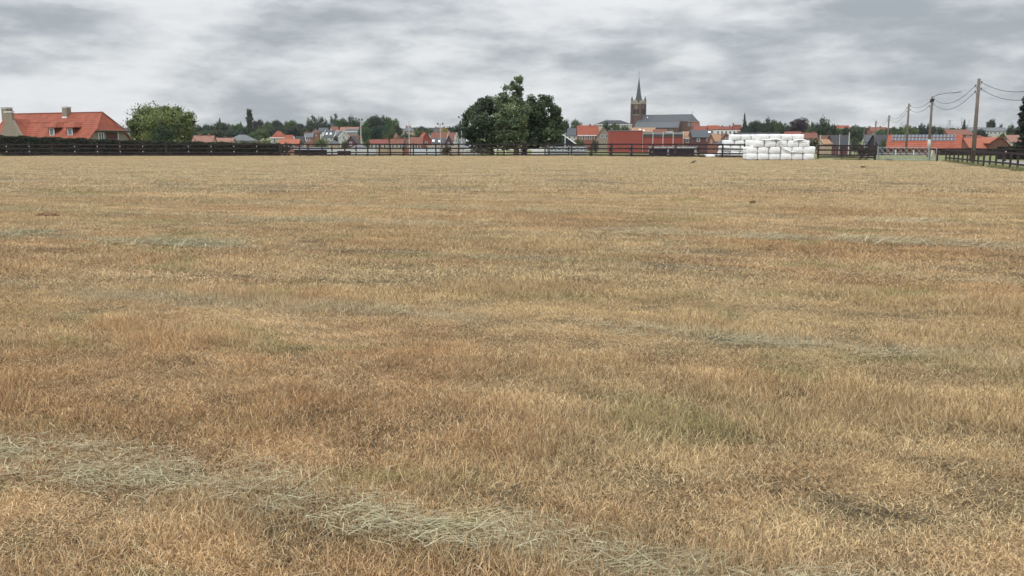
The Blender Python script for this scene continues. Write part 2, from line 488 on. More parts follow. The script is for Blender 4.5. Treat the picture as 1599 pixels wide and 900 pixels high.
def vnoise(x, y, seed=0):
    r = np.random.default_rng(seed); T = r.random((128, 128))
    xi = np.floor(x).astype(int); yi = np.floor(y).astype(int); fx = x - xi; fy = y - yi
    fx = fx * fx * (3 - 2 * fx); fy = fy * fy * (3 - 2 * fy)
    a = T[xi % 128, yi % 128]; b = T[(xi + 1) % 128, yi % 128]; c = T[xi % 128, (yi + 1) % 128]; d = T[(xi + 1) % 128, (yi + 1) % 128]
    return (a * (1 - fx) + b * fx) * (1 - fy) + (c * (1 - fx) + d * fx) * fy

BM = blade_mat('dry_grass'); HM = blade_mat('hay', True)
def grid(y0, y1, step, margin):
    gy = np.arange(y0, y1, step); out = []
    for y in gy:
        hw = .575 * y + margin
        x = np.arange(-hw, hw, step); out.append(np.stack([x, np.full(x.shape, y)], 1))
    p = np.concatenate(out); p += (rng.random(p.shape) - .5) * step * .9
    return p[in_field(p[:, 0], p[:, 1])]
def mow(p):
    t_ = p[:, 0] * ca + p[:, 1] * sa; s_ = -p[:, 0] * sa + p[:, 1] * ca
    hn = .55 * vnoise(t_ * .5, s_ * .9, 1) + .45 * vnoise(t_ * 1.7, s_ * 2.3, 2)
    return t_, s_, hn
near_m = [blade_mesh('stubble_near', 3300, .42, .018, .065, .002, .0042, (-.05, 1.25), BM) for _ in range(3)]
near_m += [blade_mesh('stubble_tall', 2700, .42, .025, .11, .0018, .004, (.1, 1.35), BM) for _ in range(2)]
mid_m = [blade_mesh('stubble_mid', 3000, .95, .03, .10, .004, .009, (0, 1.2), BM, span=.65) for _ in range(3)]
far_m = [blade_mesh('stubble_far', 2400, 2.4, .04, .11, .012, .026, (0, 1.2), BM, span=.30) for _ in range(3)]
allm = near_m + mid_m + far_m
P1 = grid(2.9, 11.5, .40, 1.2); P2 = grid(11.0, 32, .95, 2.0); P3 = grid(31, 123, 2.5, 3.0)
pp = []; rr = []; ss_ = []; ii = []
for k, p in enumerate((P1, P2, P3)):
    t_, s_, hn = mow(p); n = len(p)
    sz = .4 + 1.0 * np.clip((hn - .2) / .6, 0, 1)
    s = np.ones((n, 3)); s[:, 2] = sz
    if k == 0:
        idx = np.where(hn > .60, rng.integers(3, 5, n), rng.integers(0, 3, n))
    elif k == 1: idx = rng.integers(5, 8, n)
    else: idx = rng.integers(8, 11, n)
    pp.append(np.column_stack([p, np.full(n, .004)])); rr.append(rng.random(n) * 6.283); ss_.append(s); ii.append(idx)
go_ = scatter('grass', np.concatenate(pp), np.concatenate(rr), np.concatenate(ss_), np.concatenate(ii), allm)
tag(go_, 'short dry straw coloured grass stubble covering the whole mown field', 'grass', kind='stuff')

# loose hay lying along the mower swaths
hay_m = [blade_mesh('hay_lock', 52, .17, .05, .22, .0018, .0042, 0, HM, flat=True) for _ in range(3)]
hay_f = [blade_mesh('hay_lock_far', 170, .8, .2, .5, .006, .012, 0, HM, flat=True) for _ in range(2)]
hp = []; hr = []; hs = []; hi = []
for k in range(0, 5):
    sc_ = S0 + SP * k
    step = .075 if k == 0 else (.15 if k < 3 else .45)
    t_ = np.arange(-45, 45, step); n = len(t_)
    wob = (vnoise(t_ * .35 + 9, np.full(n, k * 3.3), 5) - .5) * .4
    reps = 2 if k < 2 else 1
    for rp in range(reps):
        s_ = sc_ + wob + rng.normal(0, .13, n)
        keep = (.55 * vnoise(t_ * .30 + 4, np.full(n, k * 5.1), 6) + .45 * vnoise(t_ * 1.3 + 4, np.full(n, k * 5.1 + 7), 8) + rng.normal(0, .10, n)) > (.08 if k == 0 else .50)
        x = t_ * ca - s_ * sa; y = t_ * sa + s_ * ca
        ok = keep & (y > 2.6) & (np.abs(x) < .6 * y + 1.5) & (y < 70) & (rng.random(n) < (.78 if k == 0 else .7))
        x, y = x[ok], y[ok]; m_ = len(x)
        hp.append(np.column_stack([x, y, np.full(m_, .012) + rng.random(m_) * .02]))
        hr.append(R(ANG) + rng.normal(0, .35, m_)); hs.append(np.ones((m_, 3)) * (.7 + .5 * rng.random((m_, 1))))
        hi.append(np.where(y < 16, rng.integers(0, 3, m_), rng.integers(3, 5, m_)))
hp_ = np.concatenate(hp); okf = in_field(hp_[:, 0], hp_[:, 1])
# a few stray stems anywhere in the foreground
st = grid(2.9, 14, 1.1, 1); ns = len(st)
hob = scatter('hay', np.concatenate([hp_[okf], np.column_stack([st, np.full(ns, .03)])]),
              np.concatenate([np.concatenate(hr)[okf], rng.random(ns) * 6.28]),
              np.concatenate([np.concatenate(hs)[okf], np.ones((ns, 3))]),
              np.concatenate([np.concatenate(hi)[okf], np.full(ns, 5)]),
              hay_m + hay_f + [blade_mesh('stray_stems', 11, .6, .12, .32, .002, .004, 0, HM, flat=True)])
tag(hob, 'loose grey green hay lying in long swath lines across the foreground', 'hay', kind='stuff')

# ================================================================== FENCES
def fence(label, pts, rails, ph, spacing, name='fence', psz=.16, rail_h=.155, insul=False, group=None, start=0.0, jit=.02):
    """pts: ground polyline; rails: heights; posts every spacing metres"""
    pts = [Vector((p[0], p[1], 0)) for p in pts]
    o = empty(name, (pts[0].x, pts[0].y, tz(pts[0].y)), label=label, cat='fence', group=group)
    seg = []; tot = 0
    for a, b in zip(pts, pts[1:]): seg.append((tot, a, b)); tot += (b - a).length
    def at(s):
        s = min(max(s, 0), tot - 1e-4)
        for t0, a, b in reversed(seg):
            if s >= t0:
                L = (b - a).length; q = a.lerp(b, (s - t0) / L); q.z = tz(q.y); return q, (b - a).normalized()
    base = o.location.copy()
    ss = [start + i * spacing for i in range(int((tot - start) / spacing) + 1)]
    if tot - ss[-1] > .4: ss.append(tot)
    tops = []
    for s in ss:
        q, d = at(s); q = q - base
        h = ph + random.uniform(-.04, .05); tl = Vector((random.uniform(-jit, jit), random.uniform(-jit, jit), 0)) * h * 1.5
        m = MB(); rz = math.atan2(d.y, d.x)
        Mr = Matrix.Rotation(rz, 3, 'Z'); w2 = psz / 2; V = []
        for zz, off, k in ((-.3, Vector((0, 0, 0)), 1), (h - .03, tl, .97), (h, tl, .8)):
            for i, j in ((-1, -1), (1, -1), (1, 1), (-1, 1)): V.append(q + off + Mr @ Vector((i * w2 * k, j * w2 * k, 0)) + Vector((0, 0, zz)))
        m.add(V, [(3, 2, 1, 0)] + [(r * 4 + i, r * 4 + (i + 1) % 4, r * 4 + 4 + (i + 1) % 4, r * 4 + 4 + i) for r in range(2) for i in range(4)] + [(8, 9, 10, 11)])
        po = m.build('post', WOOD, o)
        if insul and random.random() < .75:
            nrm = Vector((d.y, -d.x, 0))
            for hz in (rails[0] - .22, rails[min(2, len(rails) - 1)] + .1):
                MB().box(q + nrm * (w2 + .05) + Vector((0, 0, hz)), (.065, .065, .09)).build('insulator', CER, po)
        tops.append((q, d))
    for rh in rails:
        m = MB(); prev = None
        for k, (q, d) in enumerate(tops):
            nrm = Vector((d.y, -d.x, 0)); c = q + nrm * (psz / 2 + .022) + Vector((0, 0, rh + random.uniform(-jit, jit)))
            if prev is not None: m.beam(prev, c, .04, rail_h)
            prev = c
        m.build('rail', WOODR, o)
    return o

def fx(px, Y): q = G(px, Y); return (q.x, q.y)
GF = 'dark timber post and rail fences round the field'
fence('dark timber post and rail fence standing in front of the long clipped hedge', [fx(-130, 119), fx(452, 119)], [1.48, .98, .47, .17], 1.62, 2.9, group=GF, insul=True)
fence('dark four rail fence running from the hedge past the big trees to the bales', [fx(452, 119), fx(900, 119.6), fx(1000, 114), fx(1162, 107)], [1.50, .98, .47, .17], 1.60, 2.9, group=GF, start=1.3)
fence('second dark fence standing a few steps behind the middle paddock fence', [fx(440, 124), fx(905, 124.5), fx(1010, 118), fx(1090, 114)], [1.5, .95, .42], 1.55, 3.15, group=GF, insul=True, start=.4)
fence('short dark timber fence between the white bale stack and the steel gate', [fx(1277, 98.5), fx(1330, 96), fx(1366, 92.5)], [1.42, .95, .45, .25], 1.5, 2.6, group=GF)
fence('dark fence running from the gate towards the viewer along the right field edge', [(40.3, 86.5), (fr0.x, fr0.y)], [1.05, .38], 1.12, 2.15, group=GF, psz=.12, rail_h=.12)
fence('dark fence with white insulators along the far verge behind the lane', [fx(1463, 88.5), fx(1530, 88), fx(1660, 86)], [1.12, .72], 1.2, 3.0, group=GF, insul=True, rail_h=.14)
# leaning broken bars beside the gate post
b = empty('leaning_rails', G(1360, 92.0), label='loose dark rails leaning against the end post beside the steel gate', cat='rails')
for (x0, z0, x1, z1) in ((-1.3, .05, .25, 1.45), (-.7, .02, .35, 1.25), (-1.6, .5, .1, .95)):
    MB().beam((x0, -.25, z0), (x1, -.1, z1), .05, .12).build('rail', WOODR, b)

# galvanised gate
def gate(label, a, b, H, n, rounded=False):
    a = Vector((a[0], a[1], 0)); b = Vector((b[0], b[1], 0)); L = (b - a).length
    o = empty('field_gate', a, math.atan2((b - a).y, (b - a).x), label, 'gate')
    fr = MB(); r = .028
    fr.tube([(0, 0, .12), (0, 0, H), (L * .86 if rounded else L, 0, H)] + ([(L * .95, 0, H - .08), (L, 0, H - .35)] if rounded else []) + [(L, 0, .12)], r, 8)
    fr.tube([(0, 0, .12), (L, 0, .12)], r, 8); fr.tube([(0, 0, H * .52), (L, 0, H * .52)], r * 1.1, 8)
    fr.build('frame', GALV, o, smooth=True)
    for z0, z1 in ((.12, H * .52), (H * .52, H)):
        br = MB()
        for k in range(n):
            x0, x1 = L * k / n, L * (k + 1) / n
            if rounded and k == n - 1 and z1 == H: continue
            br.tube([(x0, .02, z0), (x1, .02, z1)], .018, 6); br.tube([(x0, -.02, z1), (x1, -.02, z0)], .018, 6)
        br.build('cross_bracing', GALV, o)
    MB().tube([(-.12, 0, -.2), (-.12, 0, H + .12)], .06, 8).build('gate_post', GALV, o)
    return o
gate('long galvanised steel field gate with criss-cross bracing', fx(1372, 91.5), fx(1449, 88.3), 1.28, 8)
gate('short galvanised steel gate with a rounded upper corner, next to the fence corner', fx(1451, 88.2), fx(1461.5, 87.6), 1.25, 1, True)

# rough uncut grass at the feet of the fences
def weed_mat():
    m = bpy.data.materials.new('weeds'); m.use_nodes = True
    t = NT(m.node_tree); bs = m.node_tree.nodes['Principled BSDF']
    at = t.n('ShaderNodeAttribute', attribute_name='rnd').outputs['Fac']
    c = t.mix(at, (.10, .13, .04), (.30, .27, .13)); t.l(c, bs.inputs['Base Color']); bs.inputs['Roughness'].default_value = .7
    return m
WM = weed_mat()
wd_m = [blade_mesh('weed_tuft', 260, .35, .10, .42, .006, .014, (.5, 1.5), WM) for _ in range(3)]
wp = []
def along(a, b_, n, jit):
    t_ = rng.random(n); wp.append(np.column_stack([a[0] + (b_[0] - a[0]) * t_ + rng.normal(0, jit, n), a[1] + (b_[1] - a[1]) * t_ + rng.normal(0, jit, n), np.zeros(n)]))
along(fr0, (40.3, 86.5), 330, .28); along((-85, 119.1), (8, 119.6), 170, .22); along((8, 119.6), (27.5, 107), 60, .2); along((31, 97.5), (37.2, 91), 30, .2)
wp_ = np.concatenate(wp); nw = len(wp_); keepw = vnoise(wp_[:, 0] * .6 + 50, wp_[:, 1] * .6 + 50, 12) > .35; wp_ = wp_[keepw]; nw = len(wp_)
wsc = np.ones((nw, 3)) * (.5 + .7 * rng.random((nw, 1)))
wob2 = scatter('weeds', wp_, rng.random(nw) * 6.28, wsc, rng.integers(0, 3, nw), wd_m)
tag(wob2, 'rough uncut grass and weeds at the feet of the fence posts', 'weeds', kind='stuff')

# ================================================================== BALES
PLASTIC = None
def plastic():
    m = bpy.data.materials.new('white_wrap'); m.use_nodes = True
    t = NT(m.node_tree); bs = m.node_tree.nodes['Principled BSDF']
    tcn = t.n('ShaderNodeTexCoord').outputs['Object']
    x, y, z = t.sep(tcn)
    n_ = t.noise(tcn, 3, 5, .6)
    c = t.mix(t.rng(n_, .35, .7), (.84, .85, .87), (.74, .74, .72))
    t.l(c, bs.inputs['Base Color']); bs.inputs['Roughness'].default_value = .38
    wv = t.noise(t.comb(t.math('MULTIPLY', x, 2), t.math('MULTIPLY', y, 2), t.math('MULTIPLY', z, 9)), 2.2, 5, .6, 1.0)
    b = t.n('ShaderNodeBump'); b.inputs['Strength'].default_value = .5; b.inputs['Distance'].default_value = .04
    t.l(wv, b.inputs['Height']); t.l(b.outputs[0], bs.inputs['Normal'])
    return m
PLASTIC = plastic()
def bale_mesh(w_, d_, h_, seed):
    r = random.Random(seed); bm = bmesh.new()
    bmesh.ops.create_cube(bm, size=1)
    bmesh.ops.bevel(bm, geom=list(bm.edges), offset=.16, segments=4, profile=.6, affect='EDGES')
    bmesh.ops.subdivide_edges(bm, edges=[e for e in bm.edges if e.calc_length() > .3], cuts=5, use_grid_fill=True)
    for v in bm.verts:
        c = v.co; bx = 1 - abs(c.x) * 2; bz = 1 - abs(c.z) * 2
        k = 1 + .035 * math.sin(c.x * 9 + seed) * math.sin(c.z * 8 + seed * 2)
        c.y *= 1 + .10 * max(bx, 0) * max(bz, 0) + .02
        c.x *= k * (1.03 if abs(c.z) < .35 else .985); c.z *= 1 + .02 * math.sin(c.x * 6 + seed)
        c.x *= w_; c.y *= d_; c.z *= h_
        c += Vector((r.gauss(0, .004), r.gauss(0, .006), r.gauss(0, .003)))
        c.z += h_ / 2
    me = bpy.data.meshes.new('silage_bale'); bm.to_mesh(me); bm.free()
    me.polygons.foreach_set('use_smooth', [True] * len(me.polygons)); me.materials.append(PLASTIC)
    return me
bm_v = [bale_mesh(1.10, 1.6, .655, s) for s in (1, 4, 7, 9)]
ORD = ['first', 'second', 'third', 'fourth', 'fifth', 'sixth', 'seventh']
ROWN = ['bottom', 'second', 'third', 'top']
def stack(Y, rows, pitch, rh, label_stack, group, deep=1):
    res = {}
    for r_, (px0, cnt) in enumerate(rows):
        for k in range(cnt):
            q = G(px0, Y); x = q.x + pitch * (k + .5)
            o = bpy.data.objects.new('silage_bale', bm_v[(k * 3 + r_) % 4]); COL.objects.link(o)
            o.location = (x + random.uniform(-.02, .02), Y + .8 + random.uniform(-.06, .06), tz(Y) + rh * r_)
            o.rotation_euler = (0, 0, random.uniform(-.02, .02)); o.scale = (pitch / 1.165, 1, rh / .62)
            side = ''
            pos = ORD[k] + ' from left' if k < cnt - 1 else 'rightmost'
            tag(o, 'white wrapped bale, %s in the %s row of the %s' % (pos, ROWN[r_], label_stack), 'bale', group)
            res[(r_, k)] = o
    return res
front = stack(93.2, [(1165, 6), (1165, 6), (1175, 5), (1183, 4)], 1.145, .632, 'front stack', 'white wrapped bales in the front stack')
left = stack(108.6, [(1124, 4), (1125, 4), (1131, 4), (1141, 3)], 1.16, .655, 'stack behind the fence', 'white wrapped bales in the rear stack')
lb_ = left[(0, 0)].copy(); COL.objects.link(lb_); q = G(1111.5, 108.6); lb_.location = (q.x, 109.6, q.z); lb_.scale = (1, 1, .55)
tag(lb_, 'low flattened white wrapped bale lying left of the stack behind the fence', 'bale')
front[(1, 5)].scale = (1.12, 1, 1.1)
# loose torn wrap hanging from some bales
def flap(parent, pts, wd):
    m = MB(); V = []
    for i, p in enumerate(pts):
        p = Vector(p); w_ = wd * (1 - .5 * abs(i / (len(pts) - 1) - .4))
        V += [p + Vector((0, 0, w_ / 2)), p - Vector((0, .05, w_ / 2))]
    n = len(pts); m.add(V, [(2 * i, 2 * i + 1, 2 * i + 3, 2 * i + 2) for i in range(n - 1)])
    o = m.build('loose_wrap', PLASTIC, parent, smooth=True)
    sm = o.modifiers.new('thick', 'SOLIDIFY'); sm.thickness = .015
    return o
flap(front[(3, 1)], [(-1.4, -.88, .12), (-.8, -.92, .13), (0, -.95, .22), (.55, -.95, .10), (.65, -.92, -.15), (.1, -.9, -.2)], .13)
flap(front[(2, 2)], [(-.45, -.9, .62), (-.35, -.95, .40), (-.12, -.98, .15), (.2, -.99, -.1), (.6, -.98, -.30), (1.05, -.96, -.42), (1.5, -.93, -.44)], .10)
flap(front[(3, 3)], [(-.6, -.88, -.05), (-.3, -.92, .10), (.1, -.95, .16), (.6, -.93, .1), (.75, -.8, .06)], .12)

# ================================================================== HOUSES
def roof_mesh(kind, L, W, he, hr, ov=.3, t=.16):
    m = MB(); sl = (hr - he) / (W / 2); a = W / 2 + ov; e = he - ov * sl; x = L / 2 + ov * .8
    if kind == 'gable':
        m.prism([(-a, e), (0, hr), (a, e), (a, e - t), (0, hr - t), (-a, e - t)], -x, x)
    elif kind == 'hip':
        hx = max(x - a, .05)
        v = [(-x, -a, e), (x, -a, e), (x, a, e), (-x, a, e), (-hx, 0, hr), (hx, 0, hr), (-x, -a, e - t), (x, -a, e - t), (x, a, e - t), (-x, a, e - t)]
        m.add(v, [(0, 1, 5, 4), (1, 2, 5), (2, 3, 4, 5), (3, 0, 4), (9, 8, 7, 6), (0, 6, 7, 1), (1, 7, 8, 2), (2, 8, 9, 3), (3, 9, 6, 0)])
    elif kind == 'flat':
        m.box((0, 0, hr - t / 2), (L + .2, W + .2, t))
    return m
def house(label, px0, px1, yr, ye, Y, rot=0, W=None, L=None, kind='gable', roof='orange', wall='brick', chim=(), wins=2, gwin=1,
          fascia=False, barge=False, sky=(), name='house', cat='house', group=None, winh=1.25, floors=1):
    app = (px1 - px0) / F * Y * .99; th = abs(R(rot)); c, s = abs(math.cos(th)), abs(math.sin(th))
    if c < .05: W = app - .4; L = L or W * 1.2
    else:
        W = W or min(8.5, max(3.5, app * .7)); L = L or max((app - W * s) / c - .3, 2.5)
    px = (px0 + px1) / 2; g_ = G(px, Y); p = P(px, (yr + ye) / 2, Y)
    zr = P(px, yr, Y).z - g_.z; ze = P(px, ye, Y).z - g_.z
    if ze < 1.2: ze = 1.2
    if zr < ze + .3: zr = ze + .3
    o = empty(name, (p.x, Y, g_.z), R(rot), label, cat, group)
    t = .16; top = zr - t - .03; te = ze - .05
    wm = MB()
    if kind == 'gable': wm.prism([(-W / 2, -1), (-W / 2, te - t), (0, top), (W / 2, te - t), (W / 2, -1)], -L / 2, L / 2)
    else: wm.box((0, 0, (te - t - 1) / 2), (L, W, te - t + 1))
    wm.build('wall', WALL[wall], o)
    rf = roof_mesh(kind, L, W, ze, zr).build('roof', ROOF[roof], o)
    for (fr_, hh) in chim:
        x = (fr_ - .5) * L
        chimney(rf, x, 0, zr - .9, zr + hh, .75, WALL['brick'] if wall != 'white' else WALL['darkbrick'])
    sl = math.atan2(zr - ze, W / 2)
    for (fr_, v_) in sky:
        x = (fr_ - .5) * L; y = -W / 2 * (1 - v_); z = ze + (zr - ze) * v_
        Mx = Matrix.Rotation(sl, 3, 'X')
        MB().box(Vector((x, y, z)) + Mx @ Vector((0, 0, .05)), (.9, 1.1, .12), M=Mx).build('skylight', TRIM, rf)
    if fascia: MB().box((0, -W / 2 - .32, ze - .24), (L + .5, .06, .32)).build('fascia', TRIM, o)
    if barge:
        for sx in (-1, 1):
            bb = MB(); xx = sx * (L / 2 + .28)
            bb.beam((xx, -W / 2 - .3, ze - .2), (xx, 0, zr - .02), .08, .3); bb.beam((xx, W / 2 + .3, ze - .2), (xx, 0, zr - .02), .08, .3)
            bb.build('bargeboard', TRIM, o)
    visible_front = math.cos(R(rot)) > .05
    if visible_front and wins:
        for fl in range(floors):
            for k in range(wins):
                x = ((k + .5) / wins - .5) * L * .92
                z = ze - t - .35 - winh / 2 - fl * 2.7
                window(o, (x, -W / 2, z), min(1.1, L / wins * .6), winh)
    sx = -1 if rot > 0 else 1
    if gwin and (th > .1) and kind == 'gable':
        rz = R(-90) if sx < 0 else R(90)
        for k in range(gwin):
            y = ((k + .5) / gwin - .5) * W * .7
            window(o, (sx * L / 2, y, max(ze - .3, 1.0)), min(1.0, W * .2), winh, rz)
    return o

# ---- far left: the big orange roofed farmhouse behind the hedge
def farmhouse():
    Y = 150.0
    th = R(-26); L = 23.0; W = 8.6
    e = P(160, 175.5, Y - 4.5)         # right end of the ridge
    ux = Vector((math.cos(th), math.sin(th), 0))
    hr = e.z - tz(Y); he = 2.35
    hipx = 1.2
    c = Vector((e.x, Y - 4.5, 0)) + ux * hipx - ux * (L / 2)
    o = empty('farmhouse', (c.x, c.y, tz(Y)), th, 'long farmhouse with an orange tiled roof, two dormers and grey brick gable behind the hedge', 'house')
    x1 = L / 2; hh = he + (hr - he) * .42; yh = W / 2 * (1 - .42)
    # walls
    wm = MB(); t = .2
    wm.prism([(-W / 2, -1), (-W / 2, he - t), (-yh, hh - t), (yh, hh - t), (W / 2, he - t), (W / 2, -1)], -L / 2, x1)
    wm.build('wall', WALL['greybrick'], o)
    # main roof with half hip at the right end
    ov = .4; sl = (hr - he) / (W / 2); a = W / 2 + ov; ez = he - ov * sl
    rx = x1 - hipx; xe = x1 + .35
    def sect(x, clip=None):
        return [(x, -a, ez), (x, 0, hr), (x, a, ez)]
    m = MB()
    yhh = yh + .1; zhh = hr - yhh * sl
    V = [(-L / 2 - .3, -a, ez), (-L / 2 - .3, 0, hr), (-L / 2 - .3, a, ez),
         (xe - .1, -a, ez), (xe - .1, -yhh, zhh), (rx, 0, hr), (xe - .1, yhh, zhh), (xe - .1, a, ez), (xe + .25, -yhh - .1, zhh - .12), (xe + .25, yhh + .1, zhh - .12)]
    lo = [(v[0], v[1], v[2] - .2) for v in V]; n = len(V)
    fcs = [(0, 3, 4, 5, 1), (1, 5, 6, 7, 2), (4, 8, 9, 6, 5)]
    m.add(V + lo, fcs + [tuple(i + n for i in reversed(f)) for f in fcs] + [(0, n, n + 3, 3), (3, n + 3, n + 4, 4), (4, n + 4, n + 8, 8), (8, n + 8, n + 9, 9), (9, n + 9, n + 6, 6), (6, n + 6, n + 7, 7), (7, n + 7, n + 2, 2), (2, n + 2, n + 1, 1), (1, n + 1, n, 0)])
    rf = m.build('roof', ROOF['orange'], o)
    # dark ridge capping and hip capping
    rc = MB(); rc.tube([(-L / 2 - .3, 0, hr + .02), (rx, 0, hr + .02)], .09, 6)
    rc.tube([(rx, 0, hr + .02), (xe + .25, -yhh - .1, zhh - .1)], .08, 6); rc.tube([(rx, 0, hr + .02), (xe + .25, yhh + .1, zhh - .1)], .08, 6)
    rc.build('ridge_tiles', ROOF['red'], rf)
    # gutter under the half hip and dark break line across the slope
    MB().tube([(xe + .3, -yhh - .1, zhh - .22), (xe + .3, yhh + .1, zhh - .22)], .07, 6).build('gutter', CAP, rf)
    yb = -1.5; MB().beam((-L / 2, yb, hr + yb * sl + .01), (x1 - 5.4, yb, hr + yb * sl + .01), .10, .06).build('roof_seam', ROOF['rust'], rf)
    # chimney on the ridge
    def stackc(x, y, z0, z1, w_, nm='chimney'):
        cc = MB().box((x, y, (z0 + z1) / 2), (w_, w_ * .85, z1 - z0)).build(nm, WALL['greybrick'], rf)
        MB().box((x, y, z1 + .14), (w_ + .14, w_ * .85 + .14, .06)).build('cap', CAP, cc)
        MB().box((x, y, z1 + .05), (w_ + .08, w_ * .85 + .08, .12)).build('flaunching', TRIM, cc)
    xc = rx - 7.6
    stackc(xc, -.35, hr - .9, hr + .75, 1.0)
    MB().box((xc, -.82, hr - .72), (1.1, .12, .22)).build('flashing', TRIM, rf)
    # dormers
    for xd in (rx - 7.5, rx - 3.4):
        zb = he + .65; zt = zb + 1.45; yf = -(hr - zb) / sl + .25
        d = MB(); d.box((xd, yf + 1.3, (zb + zt) / 2), (1.35, 2.6, zt - zb)); dm = d.build('dormer', ROOF['red'], o)
        # flared hipped dormer roof, draining to the front
        k = MB(); yr_ = 0 - (hr - (zt + .9)) / sl
        a_ = [(xd - 1.35, yf - .35, zt - .05), (xd + 1.35, yf - .35, zt - .05), (xd + 1.35, yf + 1.9, zt + .0), (xd - 1.35, yf + 1.9, zt), (xd - .55, yf + .55, zt + .72), (xd + .55, yf + .55, zt + .72), (xd + .55, yf + 2.5, zt + .74), (xd - .55, yf + 2.5, zt + .74)]
        k.add(a_ + [(p[0], p[1], p[2] - .1) for p in a_[:4]], [(0, 1, 5, 4), (1, 2, 6, 5), (3, 0, 4, 7), (4, 5, 6, 7), (2, 3, 7, 6), (0, 8, 9, 1), (1, 9, 10, 2), (2, 10, 11, 3), (3, 11, 8, 0), (11, 10, 9, 8)])
        k.build('dormer_roof', ROOF['orange'], dm)
        window(dm, (xd + .12, yf, (zb + zt) / 2 - .02), 1.05, 1.15)
    # gable end: tall windows, dark recess and white downpipe (faces the viewer's right)
    window(o, (x1, -1.6, 2.55), 1.0, 2.0, R(90), mull=1)
    MB().box((x1 + .02, .35, 2.5), (.06, 2.0, 2.1)).build('loggia', WALL['darkbrick'], o)
    MB().tube([(x1 + .12, 1.55, .2), (x1 + .12, 1.55, zhh - .3)], .06, 6).build('downpipe', TRIM, o)
    # projecting grey brick gable with a chimney in its apex, far left
    gx = rx - 15.8; D = -W / 2 - .25; gz = hr - .15
    gm = MB(); hw = 3.2
    V = [(gx - hw, D, he - .6), (gx - .85, D, gz - 1.0), (gx - .85, D, gz + .15), (gx + .85, D, gz + .15), (gx + .85, D, gz - 1.0), (gx + hw + .4, D, he - .6), (gx + hw + .4, D, -1), (gx - hw, D, -1)]
    nb = len(V); gm.add(V + [(v[0], v[1] + .45, v[2]) for v in V], [tuple(range(nb)), tuple(range(2 * nb - 1, nb - 1, -1))] + [(i, i + nb, (i + 1) % nb + nb, (i + 1) % nb) for i in range(nb)])
    ga = gm.build('gable_wall', WALL['greybrick'], o)
    MB().box((gx, D + .22, gz + .28), (1.9, .6, .14)).build('coping', TRIM, ga); MB().box((gx + .25, D + .22, gz + .42), (1.2, .5, .10)).build('cap', CAP, ga)
    cr = MB(); cr.prism([(-3.4, he - .5), (0, gz - .75), (3.8, he - .6), (3.8, he - .8), (0, gz - .95), (-3.4, he - .7)], 0, 5.0)
    cr.v = [(gx + y, D + .45 + x, z) for x, y, z in cr.v]
    cr.build('cross_roof', ROOF['orange'], o)
    stackc(gx - 6.6, D + 4.6, he, hr + .9, 1.3)
    return o
farmhouse()

H = house
# left village cluster
H('low house with a pale orange roof just right of the willow', 303, 335, 212, 221, 300, roof='pink', wall='beige', chim=((.3, .6), (.75, .6)), wins=3)
H('low long house with a faded pink roof beside the yellow green bushes', 335, 366, 215.5, 222, 310, roof='pink', wall='beige', wins=3)
H('wide low shed with a pale grey roof left of the tall poplar', 359, 398, 210.5, 219, 330, roof='grey', wall='metal', wins=0, kind='hip', name='shed', cat='shed')
H('house with a steep orange pyramid roof behind the yellow green hedge bushes', 424, 447, 205, 214.7, 400, kind='hip', roof='orange', wall='pale', fascia=True)
H('small orange roofed annex attached right of the pyramid roofed house', 446, 458, 211, 217, 398, roof='orange', wall='orangebrick', wins=1)
H('house with a bright orange roof directly behind the fence end of the hedge', 436, 469, 217.4, 225, 330, roof='bright', wall='orangebrick', wins=2)
H('dark roofed house with a white gable edge right of the bright orange roof', 457, 478, 213, 221, 360, rot=25, roof='dark', wall='pale', barge=True)
H('narrow brick house with a grey roof left of the round willow bush', 476, 490, 207.5, 213.5, 370, roof='grey', wall='orangebrick', wins=1, chim=((.2, .5),))
H('brown hip roofed house under the left treeline', 487, 499, 201, 207, 440, kind='hip', roof='brown', wall='brick', wins=1)
H('house with a slate roof over a white wall below the airy trees', 498, 513, 199.7, 204.5, 450, roof='slate', wall='white', wins=2)
H('white gabled house with a red brown roof highest in the left cluster', 513, 531, 198, 204.5, 470, rot=24, roof='rust', wall='white', W=6)
H('large slate roofed house with two skylights in the middle of the left village', 506, 529, 203.5, 213, 420, rot=-20, roof='slate', wall='pale', barge=True, sky=((.6, .4), (.2, .4)))
H('white gabled house half hidden by bushes at the heart of the left cluster', 526, 541, 204.5, 214, 400, rot=-38, roof='slate', wall='white', barge=True, W=6)
H('long house with a pinkish brown roof beside the pale lamp mast', 532, 561, 198.5, 205, 470, roof='pink', wall='orangebrick', wins=4, chim=((.28, .5),))
H('house with dark roof, white band and orange brick wall by the pale lamp mast', 541, 562, 201.5, 205.5, 440, roof='slate', wall='orangebrick', fascia=True, wins=3, W=7)
H('dark steep gable roof house in front of the orange brick wall', 541, 561, 213, 223.5, 340, rot=90, roof='dark', wall='darkbrick', gwin=1, L=9)
H('low shed with a grey green sloping roof just above the fence rails', 549, 573, 226.3, 230, 300, kind='hip', roof='grey', wall='pale', wins=1, name='shed', cat='shed')
H('small dark grey roofed shed under the white gabled house', 515, 530, 219, 224, 310, kind='hip', roof='slate', wall='beige', wins=0, name='shed', cat='shed')
